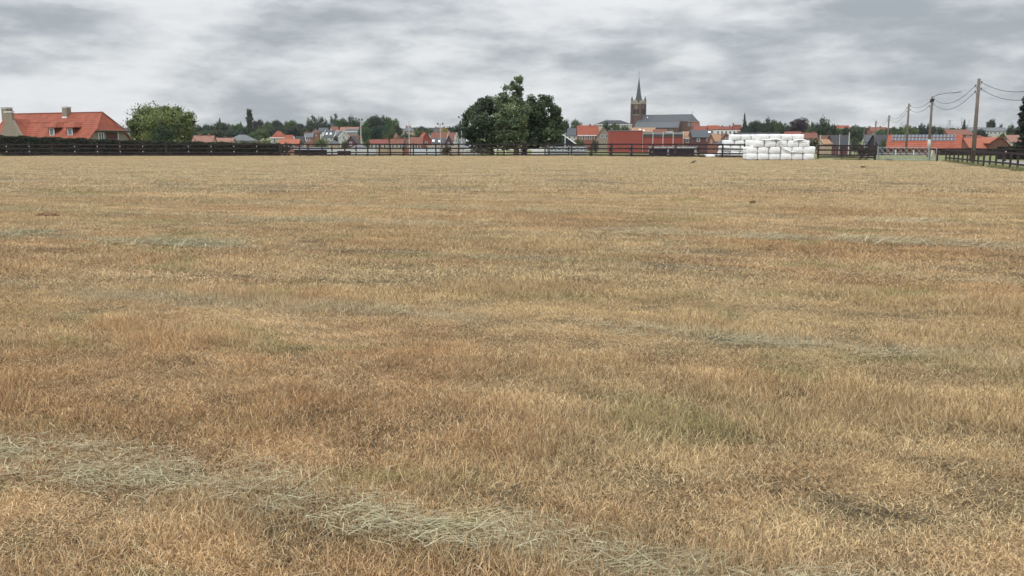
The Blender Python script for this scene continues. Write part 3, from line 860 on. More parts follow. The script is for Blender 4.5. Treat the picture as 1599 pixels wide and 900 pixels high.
# centre-left village
H('low house with a red roof and beige wall right of the pale lamp mast', 577, 607, 218, 223.8, 340, roof='red', wall='beige', chim=((.9, .6),), wins=4)
H('low house with a red brown roof and two chimneys, left of the thin mast', 610, 631, 217, 223.6, 335, roof='rust', wall='beige', chim=((.4, .6), (.7, .5)), wins=3)
H('low house with a brown roof behind the thin mast', 631, 645, 217, 223.8, 336, roof='brown', wall='orangebrick', wins=2, chim=((.05, .6),))
H('tall red brick house with a stepped gable among the trees', 612, 621, 195, 201, 520, rot=90, roof='red', wall='orangebrick', gwin=1)
H('small pink brick house below the tall stepped gable house', 614, 622, 208, 212, 400, rot=90, roof='pink', wall='orangebrick')
H('house with a pale grey hipped roof on the rise behind the thin mast', 629, 648, 197.5, 204, 540, kind='hip', roof='grey', wall='beige', chim=((.3, .5), (.6, .4)))
H('bright red brick house with its big gable facing the field', 651, 675, 207.4, 222.5, 350, rot=-58, roof='orange', wall='redwall', W=6.0, gwin=1, chim=((.2, .4),))
H('brown roofed lean-to in front of the bright red gable house', 641, 661, 214.5, 224, 335, roof='rust', wall='brick', wins=2, W=5)
H('row of low yellow brick garages under the bright red gable house', 667, 689, 225.2, 226.4, 322, kind='flat', roof='brown', wall='beige', wins=4, name='garage', cat='garage', W=5, winh=1.0)
H('dark roofed house with a skylight on the skyline left of the twin lamp mast', 669, 684, 199.5, 206.5, 480, roof='slate', wall='pale', sky=((.3, .4),), chim=((.8, .5),))
H('tan gabled house on the skyline right of the twin lamp mast', 682, 703, 199.5, 205, 490, rot=-35, roof='brown', wall='beige', W=6, chim=((.5, .4),))
H('long house with a red brown roof behind the dark pointed roof', 674, 699, 207, 216, 420, roof='rust', wall='brick', chim=((.1, .5),), wins=3)
H('red brown roofed house with a white gable end left of the big trees', 698, 716, 207.2, 219, 410, rot=-18, roof='rust', wall='white', W=5, barge=True)
H('low house with blue grey roof and two white skylights', 674, 697, 216, 223.6, 345, roof='slate', wall='pale', sky=((.12, .45), (.55, .35)), wins=2)
H('small house whose dark pointed roof faces the field', 695, 708, 212, 224, 340, rot=90, roof='dark', wall='darkbrick', L=7)
H('tall white and grey gabled house beside the third mast', 716, 728, 206.5, 212, 430, rot=-40, roof='grey', wall='white', W=5)
H('low grey roofed house under the crown of the left big tree', 718, 735, 216.5, 223, 360, roof='grey', wall='pale', sky=((.7, .5),), wins=2)
H('row of low beige garages left of the big trees', 700, 716, 225.6, 226.8, 322, kind='flat', roof='pink', wall='beige', wins=4, name='garage', cat='garage', W=4, winh=1.0)
H('pale grey low barn behind the fence left of the big trees', 722, 752, 225.8, 230, 210, roof='grey', wall='pale', wins=0, name='barn', cat='barn', W=5)
# centre-right village
H('navy blue barn with white verge boards behind a dark conifer', 855, 898, 210, 224.5, 260, rot=90, roof='grey', wall='navy', L=10, barge=True, gwin=0, name='barn', cat='barn')
H('long low grey shed right of the big trees behind the fence', 852, 916, 226.5, 227.5, 230, kind='flat', roof='grey', wall='metal', wins=5, name='shed', cat='shed', W=5, winh=.7)
H('small pink roofed house peeking out right of the big trees', 878, 889, 202, 208, 460, roof='pink', wall='brick', wins=1)
H('slate roofed house left of the orange roofed house', 884, 907, 200.5, 211, 420, roof='slate', wall='pale', wins=2, rot=-15, W=6)
H('house with a bright orange roof and white fascia below the round tree', 901, 934, 196, 211, 380, roof='orange', wall='brick', fascia=True, chim=((.62, .5),), wins=4, W=8)
H('tan and grey gabled house left of the large red wall', 931, 953, 199.5, 212, 375, rot=90, roof='brown', wall='greybrick', gwin=2, L=9)
H('large hall with a dark hipped roof and white eaves left of the church', 929, 985, 188, 194.5, 600, kind='hip', roof='dark', wall='pale', fascia=True, wins=6, W=13, name='hall', cat='hall')
def sports_hall():
    Y = 345.0; a = G(952, Y); b_ = G(1003, Y); c = G(1066, Y)
    o = empty('sports_hall', a, 0, 'large plain red brick hall with a recessed fenced half below the church', 'hall')
    zt = P(978, 204.6, Y).z - a.z; zt2 = P(1035, 207, Y).z - a.z; x1 = b_.x - a.x; x2 = c.x - a.x
    MB().box((x1 / 2, 4, (zt - 1) / 2), (x1, 8, zt + 1)).build('wall', WALL['redwall'], o)
    MB().box((x1 / 2, 4, zt + .08), (x1 + .3, 8.3, .16)).build('coping', WALL['metal'], o)
    MB().box(((x1 + x2) / 2 + .05, 4.6, (zt2 - 1.6) / 2), (x2 - x1, 7, zt2)).build('wall', WALL['redwall'], o, label='recessed red wall behind white posts')
    MB().box(((x1 + x2) / 2 + .1, 4.2, zt2 - .35), (x2 - x1, 7.4, .7)).build('parapet', WALL['metal'], o)
    MB().box(((x1 + x2) / 2 + .1, .99, zt2 - 1.15), (x2 - x1 - .3, .3, .9)).build('window_band', mat('band', (.10, .09, .08), .7), o)
    for k in range(5):
        x = x1 + .1 + (x2 - x1) * k / 4
        MB().tube([(x, .3, -.5), (x, .3, zt2 + .1)], .09, 6).build('post', TRIM, o)
sports_hall()
H('old house with patchy orange tiles directly below the church aisle', 985, 1023, 199.5, 206, 480, roof='tan', wall='orangebrick', wins=0, sky=((.35, .5), (.5, .3)))
H('house with a rusty brown roof below the church nave', 1021, 1041, 202, 208, 470, roof='rust', wall='brick', wins=2)
H('small white flat roofed building above the red hall', 1041, 1050, 204, 205, 430, kind='flat', roof='grey', wall='white', wins=1, W=4)
H('narrow house with a pale blue grey roof at the right end of the red hall', 1062, 1075, 206, 213, 390, roof='grey', wall='pale', wins=1)
H('house with an orange roof, white eaves and two small bright windows', 1066, 1085, 205.5, 215.5, 350, roof='tan', wall='brick', fascia=True, wins=2, W=6)
H('house with a broad slate roof and dark red brick wall right of the red hall', 1078, 1112, 203.5, 214, 345, roof='slate', wall='darkbrick', wins=2, W=8, sky=((.85, .7),))
H('small red roofed house with chimneys right of the church apse', 1080, 1092, 191.5, 197, 620, roof='rust', wall='brick', chim=((.05, .8), (.95, .8)), wins=1)
H('long house with a red roof falling to the right beside the church', 1081, 1107, 197, 203, 480, rot=-20, roof='red', wall='brick', wins=2, W=7)
H('house with a broad bright red brown roof on the skyline', 1104, 1123, 196, 202, 560, roof='orange', wall='brick', wins=2)
H('low red roofed house with small chimneys on the skyline', 1123, 1144, 197.5, 202.5, 570, roof='red', wall='brick', wins=2, chim=((.2, .6), (.8, .7)))
H('white rendered flat roofed building with several windows above the bales', 1114, 1149, 202, 203, 470, kind='flat', roof='pink', wall='white', wins=5, W=7, floors=1, winh=1.6)
H('red roofed house with a tall gable left of the conifer', 1144, 1157, 195, 204, 520, roof='red', wall='brick', chim=((.05, .8),), fascia=True, wins=1)
H('old farm building with patchy tan tiles left of the pointed brick gable', 1107, 1127, 209, 220, 330, roof='tan', wall='brick', wins=1, W=6, rot=14)
H('house whose pointed brick gable faces the field left of the bales', 1121, 1140, 208.5, 217, 332, rot=90, roof='brown', wall='brick', L=8)
H('low shed with a slate roof just left of the bales', 1119, 1141, 217.5, 224, 300, kind='hip', roof='slate', wall='brick', wins=1, name='shed', cat='shed', W=5)
H('long low pale grey building with dark openings behind the slatted panels', 1014, 1086, 226.6, 227.6, 260, kind='flat', roof='grey', wall='metal', wins=6, name='shed', cat='shed', W=5, winh=.8)
# behind and right of the bales
H('long dark roofed shed directly behind the bale stack', 1148, 1216, 207.5, 212, 260, roof='dark', wall='navy', wins=0, name='shed', cat='shed', W=8)
H('barn with a red roof and blue grey gable rising behind the right of the bales', 1214, 1263, 205.6, 222, 215, rot=-28, roof='red', wall='metal', W=8.5, gwin=0, wins=0, name='barn', cat='barn')
H('brown roofed house between the barn and the dark green tree', 1253, 1275, 207.5, 215, 380, roof='rust', wall='brick', chim=((.8, .6),), wins=2)
H('dark roofed house with pale chimney below the dark green tree', 1270, 1290, 205.5, 212, 430, roof='brown', wall='beige', chim=((.5, .8),), wins=2)
H('shed with a pale orange sloping roof right of the bales', 1276, 1297, 217.5, 224, 270, rot=15, roof='tan', wall='beige', wins=0, name='shed', cat='shed', W=4)
H('brown roofed house with a white gable edge right of the bales', 1279, 1296, 211.5, 222, 330, rot=-15, roof='brown', wall='brick', W=5, barge=True)
H('long barn with a dark grey roof behind the thin pale poles', 1295, 1323, 211, 228, 290, roof='dark', wall='darkbrick', wins=0, name='barn', cat='barn', W=9)
H('red roofed house on the skyline between two dark trees', 1306, 1325, 196, 200.5, 540, rot=0, roof='orange', wall='orangebrick', fascia=True, chim=((.1, .3),), wins=2)
H('house with a dark grey roof and white gable behind the row of poles', 1349, 1366, 210.5, 221, 300, rot=-28, roof='slate', wall='white', W=6, barge=True)
H('wide barn with a dark slate roof behind the wooden poles', 1363, 1402, 210.5, 226, 290, roof='dark', wall='navy', wins=0, name='barn', cat='barn', W=9)
H('long red roofed house on the skyline left of the lamp pole', 1357, 1384, 198.7, 205, 520, roof='rust', wall='brick', chim=((.03, .6), (.65, .6)), wins=4)
H('red roofed house on the skyline at the lower right of the long red roof', 1382, 1398, 200, 206, 500, roof='red', wall='orangebrick', wins=2, chim=((.9, .6),))

def solar_barn():
    Y = 150.0; rot = -26
    th = R(rot); L = 10.7; W = 6.4
    e = P(1501, 210.5, Y)                       # right end of the ridge
    ux = Vector((math.cos(th), math.sin(th), 0)); g0 = tz(Y)
    hr = e.z - g0; he = P(1450, 230, Y).z - g0
    c = Vector((e.x, e.y, 0)) - ux * (L / 2)
    o = empty('stable', (c.x, c.y, g0), th, 'long red brick stable whose orange roof carries two rows of solar panels', 'stable')
    t = .12; MB().prism([(-W / 2, -1), (-W / 2, he - t - .05), (0, hr - t - .03), (W / 2, he - t - .05), (W / 2, -1)], -L / 2, L / 2).build('wall', WALL['barnbrick'], o)
    rf = roof_mesh('gable', L, W, he, hr, .25, t).build('roof', ROOF['orange'], o)
    sl = math.atan2(hr - he, W / 2); Mx = Matrix.Rotation(sl, 3, 'X')
    PV = mat('solar_cell', (.06, .08, .115), .55, .2, 4, spec=.25)
    n = 18
    for r_ in range(2):
        for k in range(n):
            x = -L / 2 + .5 + (k + .5) * (L - 1.3) / n; v_ = .86 - r_ * .27
            c_ = Vector((x, -W / 2 * (1 - v_), he + (hr - he) * v_)) + Mx @ Vector((0, 0, .08))
            p = MB().box(c_, ((L - 1.3) / n - .02, .70, .05), M=Mx).build('solar_panel', GALV, rf)
            MB().box(c_ + Mx @ Vector((0, 0, .03)), ((L - 1.3) / n - .12, .58, .02), M=Mx).build('cell', PV, p)
    for k in range(6):
        window(o, ((k + .5) / 6 * L - L / 2, -W / 2, .35), .7, .7, frame=WALL['darkbrick'])
    for k in range(4):
        MB().box((-L / 2 + L * (k + .5) / 4, -W / 2 - .06, .1), (.14, .10, 1.6)).build('pilaster', TRIM, o)
    MB().box((1.2, -W / 2 - .03, .15), (1.1, .07, 1.4)).build('door', WALL['beige'], o)
solar_barn()
def red_barn():
    Y = 158.0; g0 = tz(Y)
    p0 = P(1504, 216, Y); p1 = P(1546, 214, Y)
    o = empty('brick_barn', (p0.x, Y, g0), 0, 'orange roofed red brick barn with a clipped gable behind the thick pole', 'barn')
    hr = p0.z - g0; he = max(P(1520, 231, Y).z - g0, .8); L1 = P(1546, 220, Y).x - p0.x
    t = .12; W = 5
    MB().prism([(-W / 2, -1), (-W / 2, he - t - .05), (0, hr - t - .05), (W / 2, he - t - .05), (W / 2, -1)], .2, L1).build('wall', WALL['brick'], o)
    MB().prism([(-W / 2 - .2, he - .2), (0, hr), (W / 2 + .2, he - .2), (W / 2 + .2, he - .35), (0, hr - .12), (-W / 2 - .2, he - .35)], 0, L1).build('roof', ROOF['bright'], o)
    # cross wing, gable to the viewer
    gx = L1; hw = 1.65; hg = P(1546, 213.6, Y).z - g0; D = -W / 2 - .7
    prof = [(-hw, -1), (-hw, he + .9), (-hw * .25, hg - .25), (hw * .25, hg - .25), (hw * 1.25, he - .1), (hw * 1.25, -1)]
    m = MB(); m.prism(prof, 0, 5); m.v = [(gx + y, D + x, z) for x, y, z in m.v]; m.build('gable_wall', WALL['barnbrick'], o)
    m = MB(); m.prism([(-hw - .15, he + .8), (-hw * .25, hg - .08), (hw * .25, hg - .08), (hw * 1.45, he - .2), (hw * 1.45, he - .34), (hw * .25, hg - .22), (-hw * .25, hg - .22), (-hw - .15, he + .66)], -.15, 5)
    m.v = [(gx + y, D + x, z) for x, y, z in m.v]; m.build('roof', ROOF['bright'], o)
    MB().box((gx + .95, D + .8, hg - .35), (.9, .8, .3)).build('skylight', CAP, o)
red_barn()
H('house with a faded red roof and pale wall left of the tall dark conifer', 1569, 1590, 211, 221, 260, roof='pink', wall='pale', wins=2, W=6)
H('long brown roofed building on the rise behind the solar roof', 1474, 1512, 202.5, 210, 380, roof='rust', wall='brick', wins=3, W=8)
H('grey roofed house on the skyline left of the thick pole', 1509, 1537, 199, 204, 480, roof='grey', wall='white', wins=4, sky=((.3, .3),))
H('grey roofed house with a white wall on the skyline right of the thick pole', 1539, 1570, 199.5, 204.5, 480, roof='grey', wall='pale', wins=4, rot=-12)
H('low red roofed house between the solar roof and the thick pole', 1505, 1545, 211.5, 219, 300, roof='red', wall='brick', kind='hip', wins=2)

# ================================================================== CHURCH
def church():
    Y = 690.0; B = tz(Y); c = P(996.5, 190, Y)
    o = empty('church', (c.x, Y, B), R(-33), 'brick church with a tall slate spire, four pinnacles and long grey roofs', 'church')
    BR = mat('church_brick', (.105, .062, .050), .9, .25, .7); SL = mat('church_slate', (.066, .071, .080), .55, .18, .5)
    w_ = 7.2; h1 = 15.6; h2 = 23.6
    tw = MB(); tw.box((0, 0, h1 / 2 - 1), (w_ + .5, w_ + .5, h1 + 2)); tw.box((0, 0, (h1 + h2) / 2), (w_, w_, h2 - h1)); tower = tw.build('tower', BR, o)
    bt = MB()
    for i in (-1, 1):
        for j in (-1, 1): bt.box((i * w_ / 2, j * w_ / 2, h2 / 2), (1.4, 1.4, h2))
    bt.build('buttress', BR, tower)
    MB().box((0, 0, h1 + .12), (w_ + .8, w_ + .8, .4)).build('string_course', STONE, tower)
    pr = MB(); pr.box((0, 0, h2 + .3), (w_ + .6, w_ + .6, 1.0))
    for s in (-1, 1):
        for k in range(4):
            x = -w_ / 2 + .9 + k * 1.8
            pr.box((x, s * (w_ / 2 + .1), h2 + 1.1), (.9, .4, .7)); pr.box((s * (w_ / 2 + .1), x, h2 + 1.1), (.4, .9, .7))
        pr.box((0, s * w_ / 2, h2 + 1.6), (1.1, .5, 2.6)); pr.box((s * w_ / 2, 0, h2 + 1.6), (.5, 1.1, 2.6))
    pr.build('parapet', STONE, tower)
    for i in (-1, 1):
        for j in (-1, 1):
            p = MB(); x, y = i * w_ / 2, j * w_ / 2; p.box((x, y, h2 + 1.2), (1.35, 1.35, 2.8)).build('pinnacle', STONE, o)
            q = MB(); q.tube([(x, y, h2 + 2.6), (x, y, h2 + 6.0)], [.95, .03], 8).build('pinnacle_cap', SL, o)
    s_ = MB(); s_.tube([(0, 0, h2 + .4), (0, 0, h2 + 3), (0, 0, 43.0)], [2.7, 2.25, .06], 8); sp_ = s_.build('spire', SL, o)
    k = MB(); k.tube([(0, 0, 42.8), (0, 0, 47.4)], .09, 6); k.beam((-.9, 0, 46), (.9, 0, 46), .14, .14); k.build('cross', CAP, sp_)
    for rz, nx_, ny in ((0, 0, -1), (R(90), 1, 0)):
        M = Matrix.Rotation(rz, 3, 'Z')
        q = M @ Vector((0, -w_ / 2 - .12, 21.2))
        cl_ = MB(); cl_.tube([q, q + M @ Vector((0, -.25, 0))], 1.15, 20); cf = cl_.build('clock', STONE, tower)
        cl2 = MB(); cl2.tube([q + M @ Vector((0, -.2, 0)), q + M @ Vector((0, -.30, 0))], .75, 20); cl2.build('clock_face', CAP, cf)
        for s in (-1, 1):
            bw = MB(); prof = []
            for a in range(0, 181, 30): prof.append((math.cos(R(a)) * .75, 18.6 + math.sin(R(a)) * 1.1))
            prof = [(.75, 15.9)] + prof + [(-.75, 15.9)]
            pts = [M @ Vector((s * 1.35 + u, -w_ / 2 - .06, z)) for u, z in prof]; pts2 = [M @ Vector((s * 1.35 + u, -w_ / 2 + .2, z)) for u, z in prof]
            n = len(pts); bw.add(pts + pts2, [tuple(range(n)), tuple(range(2 * n - 1, n - 1, -1))] + [(i, (i + 1) % n, (i + 1) % n + n, i + n) for i in range(n)])
            bw.build('belfry_window', mat('belfry', (.02, .02, .025), .8), tower)
    x0, x1 = w_ / 2, 42.0; hr = 15.7; he = 10.6; W = 10.5
    MB().prism([(-W / 2, -2), (-W / 2, he - .1), (0, hr - .3), (W / 2, he - .1), (W / 2, -2)], x0, x1 - 1).build('nave', BR, o)
    m = MB(); a = W / 2 + .3
    xa = x1 + 5.0
    V = [(x0 - 2.2, -a, he), (x0 - 2.2, 0, hr), (x0 - 2.2, a, he), (x1, 0, hr), (x1, -a, he), (x1, a, he), (xa - 1.4, -a * .6, he), (xa, 0, he), (xa - 1.4, a * .6, he)]
    m.add(V, [(0, 4, 3, 1), (1, 3, 5, 2), (4, 6, 3), (6, 7, 3), (7, 8, 3), (8, 5, 3), (0, 1, 2), (0, 2, 5, 8, 7, 6, 4)]); m.build('nave_roof', SL, o)
    ap = MB(); V = [(x1 - 1, -a + .4, z) for z in (-2, he - .05)] ; pts = [(x1 - 1, -a + .4), (x1, -a + .35), (xa - 1.6, -a * .55), (xa - .3, 0), (xa - 1.6, a * .55), (x1, a - .35), (x1 - 1, a - .4)]
    n = len(pts); ap.add([(x, y, -2) for x, y in pts] + [(x, y, he - .05) for x, y in pts], [tuple(range(n))[::-1], tuple(range(n, 2 * n))] + [(i, (i + 1) % n, (i + 1) % n + n, i + n) for i in range(n)])
    apo = ap.build('apse', BR, o)
    co = MB(); 
    for i in range(n - 1):
        co.beam((pts[i][0] + .1, pts[i][1] * 1.03, he - .25), (pts[i + 1][0] + .1, pts[i + 1][1] * 1.03, he - .25), .3, .5)
    co.build('cornice', STONE, apo)
    for (qx, qy, rz) in ((x1 - .2, -a + .3, 0), (x1 + 1.6, -a * .78, R(28)), (x1 + 3.9, -a * .32, R(62)), (x1 + 4.2, a * .22, R(105))):
        window(apo, (qx, qy, he - 2.4), 1.0, 2.0, rz)
    xe = 35.5; ax0 = 1.2
    MB().box(((ax0 + xe) / 2, -W / 2 - 1.9, 2.2), (xe - ax0 - .2, 4.0, 8.4)).build('aisle', BR, o)
    MB().prism([(-W / 2 - .02, he + .15), (-W / 2 - 4.3, 6.3), (-W / 2 - 4.3, 6.0), (-W / 2 - .02, 6.0)], ax0, xe).build('aisle_roof', mat('aisle_slate', (.09, .10, .108), .55, .15, .5), o)
    MB().prism([(-W / 2 + .3, he + 1.1), (-W / 2 - 2.2, he - .6), (-W / 2 - 4.9, 5.4), (-W / 2 - 4.9, -2), (-W / 2 + .3, -2)], xe, xe + .8).build('transept_wall', BR, o)
    for k in range(6):
        window(o, (4.5 + k * 5.2, -W / 2 - 3.9, 3.6), 1.5, 2.6, frame=STONE)
    ky = MB(); ky.tube([(x1, 0, hr), (x1, 0, hr + 2)], .07, 5); ky.beam((x1 - .5, 0, hr + 1.4), (x1 + .5, 0, hr + 1.4), .1, .1); ky.build('ridge_cross', CAP, o)
    MB().box((8.5, -2.2, hr - 1.9), (.7, .9, 1.1)).build('skylight', TRIM, o)
church()

# ================================================================== TREES
def leaf_cloud(lobes, n, size, rs, fill=.45, flat=.0, drop=0.0, ncl=20, csz=1.0, spread=1.12):
    """lobes: (cx,cy,cz,rx,ry,rz); returns leaf mesh data: rhombic leaves spread through each lobe"""
    r = np.random.default_rng(rs); L = np.array(lobes, float)
    wts = (L[:, 3] * L[:, 4] + L[:, 4] * L[:, 5] + L[:, 3] * L[:, 5]); wts /= wts.sum()
    k = r.choice(len(L), n, p=wts)
    d = r.normal(size=(n, 3)); d /= np.linalg.norm(d, axis=1)[:, None]
    # leaves gather in clumps of different size; gaps stay open between the clumps
    nc = int(ncl); cd = r.normal(size=(len(L), nc, 3)); cd /= np.linalg.norm(cd, axis=2)[:, :, None]
    cd[:, :, 2] = np.abs(cd[:, :, 2]) * np.where(r.random((len(L), nc)) < .72, 1, -1)
    cc = cd * (fill + (spread - fill) * r.random((len(L), nc, 1)) ** .7)
    cs = csz * (.10 + .18 * r.random((len(L), nc)))
    c = r.integers(0, nc, n); off = r.normal(size=(n, 3)) * cs[k, c][:, None]
    stray = r.random(n) < .06
    q = np.where(stray[:, None], d * (r.random(n) ** .4 * 1.05)[:, None], cc[k, c] + off)
    dd = q / (np.linalg.norm(q, axis=1)[:, None] + 1e-6)
    p = L[k, :3] + q * L[k, 3:]
    nrm = dd * .6 + r.normal(size=(n, 3)) * .6; nrm /= np.linalg.norm(nrm, axis=1)[:, None]
    t1 = np.cross(nrm, r.normal(size=(n, 3))); t1 /= np.linalg.norm(t1, axis=1)[:, None]; t2 = np.cross(nrm, t1)
    if drop: t1 = t1 * (1 - drop) + np.array([0, 0, -1]) * drop
    s = size * (.6 + .8 * r.random(n))[:, None]
    if np.ndim(size) or True:
        V = np.stack([p - t1 * s, p - t2 * s * .55, p + t1 * s, p + t2 * s * .55], 1).reshape(-1, 3)
    V[:, 2] = np.maximum(V[:, 2], .01)
    i0 = np.arange(n) * 4; Fc = np.stack([i0, i0 + 1, i0 + 2, i0 + 3], 1)
    clump = r.random((len(L), nc)); rn = .55 * clump[k, c] + .45 * r.random(n)
    return V, Fc, np.repeat(rn, 4)
def crown_mesh(name, lobes, n, size, rs, **kw):
    V, Fc, rn = leaf_cloud(lobes, n, size, rs, **kw)
    me = bpy.data.meshes.new(name); me.from_pydata(V.tolist(), [], Fc.tolist())
    a = me.attributes.new('rnd', 'FLOAT', 'POINT'); a.data.foreach_set('value', rn.astype(np.float32))
    me.materials.append(LEAF); return me
def trunk_mesh(lobes, h0, r0, rs, limbs=6, lean=0):
    r = random.Random(rs); m = MB()
    top = max(l[2] for l in lobes); pts = []; cx = sum(l[0] for l in lobes) / len(lobes)
    for i in range(6):
        t = i / 5; pts.append((lean * t + r.uniform(-1, 1) * r0 * .5 * t, r.uniform(-1, 1) * r0 * .5 * t, -.02 + top * t))
    m.tube(pts, [r0 * (1.25 if i == 0 else 1 - .8 * i / 5) for i in range(6)], 8)
    for l in sorted(lobes, key=lambda q: q[2])[:limbs]:
        z0 = max(h0 * .8, l[2] * .45); z0 = min(z0, l[2])
        a = Vector((0, 0, z0)); b = Vector(l[:3]); mid = a.lerp(b, .5) + Vector((0, 0, -.04 * top))
        m.tube([a, mid, b], [r0 * .45, r0 * .3, r0 * .1], 6)
    me = bpy.data.meshes.new('trunk'); me.from_pydata(m.v, [], m.f); me.materials.append(TRUNK); return me
def ball_lobes(n, rs, cz=.6, rx=.32, rz=.3, size=(.16, .24), zmin=.18):
    r = random.Random(rs); out = [(0, 0, cz, rx * .75, rx * .75, rz * .8)]
    for i in range(n):
        a = i / n * 6.283 * 2.4 + r.uniform(-.4, .4); e = r.uniform(-.9, 1)
        s = r.uniform(*size)
        x = math.cos(a) * math.sqrt(max(0, 1 - e * e * .7)) * (rx); y = math.sin(a) * math.sqrt(max(0, 1 - e * e * .7)) * rx; z = cz + e * rz
        out.append((x, y, max(z, zmin + s * .4), s, s, s * .85))
    return out
# unit prototypes: 1 wide, 1 high
proto = {}
def add_proto(kind, lobes, n, size, rs, r0=.03, **kw):
    proto.setdefault(kind, []).append((crown_mesh('crown', lobes, n, size, rs, **kw), trunk_mesh(lobes, .2, r0, rs)))
for i in range(4):
    add_proto('round', ball_lobes(11, 20 + i, .57, .30, .27), 4600, .030, 20 + i, fill=.6, ncl=26, spread=1.06)
for i in range(3):
    add_proto('airy', ball_lobes(8, 40 + i, .66, .33, .26, (.10, .17)), 1500, .028, 40 + i, fill=.2)
for i in range(2):
    add_proto('bush', ball_lobes(10, 60 + i, .42, .34, .30, (.18, .26), .08), 2600, .032, 60 + i)
lob = [(random.uniform(-.08, .08), random.uniform(-.08, .08), .12 + .82 * i / 11, (.42 if i < 9 else .25) * (.75 + .25 * math.sin(i * .9)), .4, .12) for i in range(12)]
add_proto('poplar', lob, 5200, .05, 80, ncl=16, spread=.95)
lob = [(0, 0, .08 + .9 * i / 10, .48 * (1 - i / 10.8) + .03, .48 * (1 - i / 10.8) + .03, .09) for i in range(11)]
add_proto('conifer', lob, 4600, .042, 81, ncl=16, spread=1.0)

CNT = {}
def tree(kind, label, px, w_px, ytop, Y, col, name='tree', cat='tree', group=None, ybase=None, v=None, depth=None):
    g_ = G(px, Y); top = P(px, ytop, Y); w_ = w_px / F * Y * .99; h = top.z - g_.z
    CNT[kind] = CNT.get(kind, -1) + 1; lst = proto[kind]
    cm, tm = lst[(CNT[kind] if v is None else v) % len(lst)]
    o = empty(name, (top.x, Y, g_.z), 0, label, cat, group)
    a = bpy.data.objects.new('crown', cm); b_ = bpy.data.objects.new('trunk', tm)
    for q in (a, b_):
        COL.objects.link(q); q.parent = o; q.scale = (w_, depth or w_, h); q.rotation_euler = (0, 0, random.random() * 6.28)
    a.color = (*col, 1)
    return o
DG = (.040, .062, .028); MG = (.065, .095, .035); LG = (.10, .135, .045); BG = (.035, .052, .036); YG = (.21, .20, .05); OL = (.11, .12, .045); PU = (.045, .03, .042)

# the three trees at the fence
def big_tree(label, px, Y, lobes_px, n, size, col, r0, base_px, seed, name='tree', fill=.35, drop=0.0, trunk_top=None, ncl=13, csz=.85):
    g_ = G(base_px, Y); k = Y / F * .99; lobes = []
    for (x, y, rx, ry) in lobes_px:
        p = P(x, y, Y); lobes.append((p.x - g_.x, random.uniform(-.5, .5) * rx * k, p.z - g_.z, rx * k, (rx + ry) / 2 * k, ry * k))
    o = empty(name, g_, 0, label, 'tree')
    cr = bpy.data.objects.new('crown', crown_mesh('crown', lobes, n, size, seed, fill=fill, drop=drop, ncl=ncl, csz=csz, spread=1.38)); COL.objects.link(cr); cr.parent = o; cr.color = (*col, 1)
    # solid limbs
    m = MB(); top = trunk_top or max(l[2] for l in lobes) * .9; r = random.Random(seed)
    pts = [(0, 0, -.1)] + [(r.uniform(-.1, .1) * i, r.uniform(-.1, .1) * i, top * i / 6) for i in range(1, 7)]
    m.tube(pts, [r0 * 1.35] + [r0 * (1 - .8 * i / 6) for i in range(1, 7)], 10)
    for l in lobes:
        z0 = min(max(l[2] * .5, .8), top * .8); a = Vector((pts[3][0] * z0 / top, 0, z0)); b_ = Vector(l[:3])
        m.tube([a, a.lerp(b_, .5) + Vector((0, 0, -.25)), b_], [r0 * .42, r0 * .28, .03], 6)
    me = bpy.data.meshes.new('trunk'); me.from_pydata(m.v, [], m.f); me.materials.append(TRUNK)
    t_ = bpy.data.objects.new('trunk', me); COL.objects.link(t_); t_.parent = o
    return o
big_tree('dark green broad crowned tree at the left of the trio by the fence', 757, 131,
         [(757, 200, 24, 24), (740, 190, 14, 14), (733, 208, 12, 14), (745, 175, 13, 12), (760, 168, 14, 13), (775, 163, 12, 12), (772, 185, 18, 20), (737, 217, 11, 9), (765, 217, 22, 13), (785, 175, 12, 15), (782, 205, 18, 20), (752, 163, 8, 8), (729, 182, 6, 8), (745, 227, 12, 6), (766, 229, 16, 6), (783, 224, 10, 8)], 27000, .15, (.060, .088, .046), .30, 768, 101)
big_tree('dark green rounded tree at the right of the trio by the fence', 842, 131,
         [(842, 200, 26, 24), (835, 172, 17, 17), (850, 168, 14, 13), (860, 180, 14, 14), (866, 195, 12, 14), (855, 210, 20, 16), (828, 195, 16, 24), (838, 215, 20, 14), (866, 178, 7, 7), (872, 188, 5, 7), (846, 155, 7, 5), (832, 226, 14, 6), (851, 222, 13, 6)], 25000, .15, (.062, .092, .044), .30, 819, 102)
big_tree('tallest and palest tree of the trio, standing close behind the fence', 800, 127,
         [(808, 130, 9, 8), (799, 140, 9, 7), (813, 141, 6, 9), (791, 152, 10, 7), (805, 156, 12, 10), (786, 166, 12, 9), (803, 178, 19, 14), (816, 180, 10, 16), (792, 192, 16, 12), (785, 205, 14, 11), (802, 208, 18, 12), (815, 215, 10, 12), (790, 216, 15, 9), (811, 123, 6, 4), (781, 158, 7, 5), (797, 226, 16, 7), (813, 227, 9, 6)], 21000, .14, (.125, .172, .09), .34, 806, 103, fill=.2)
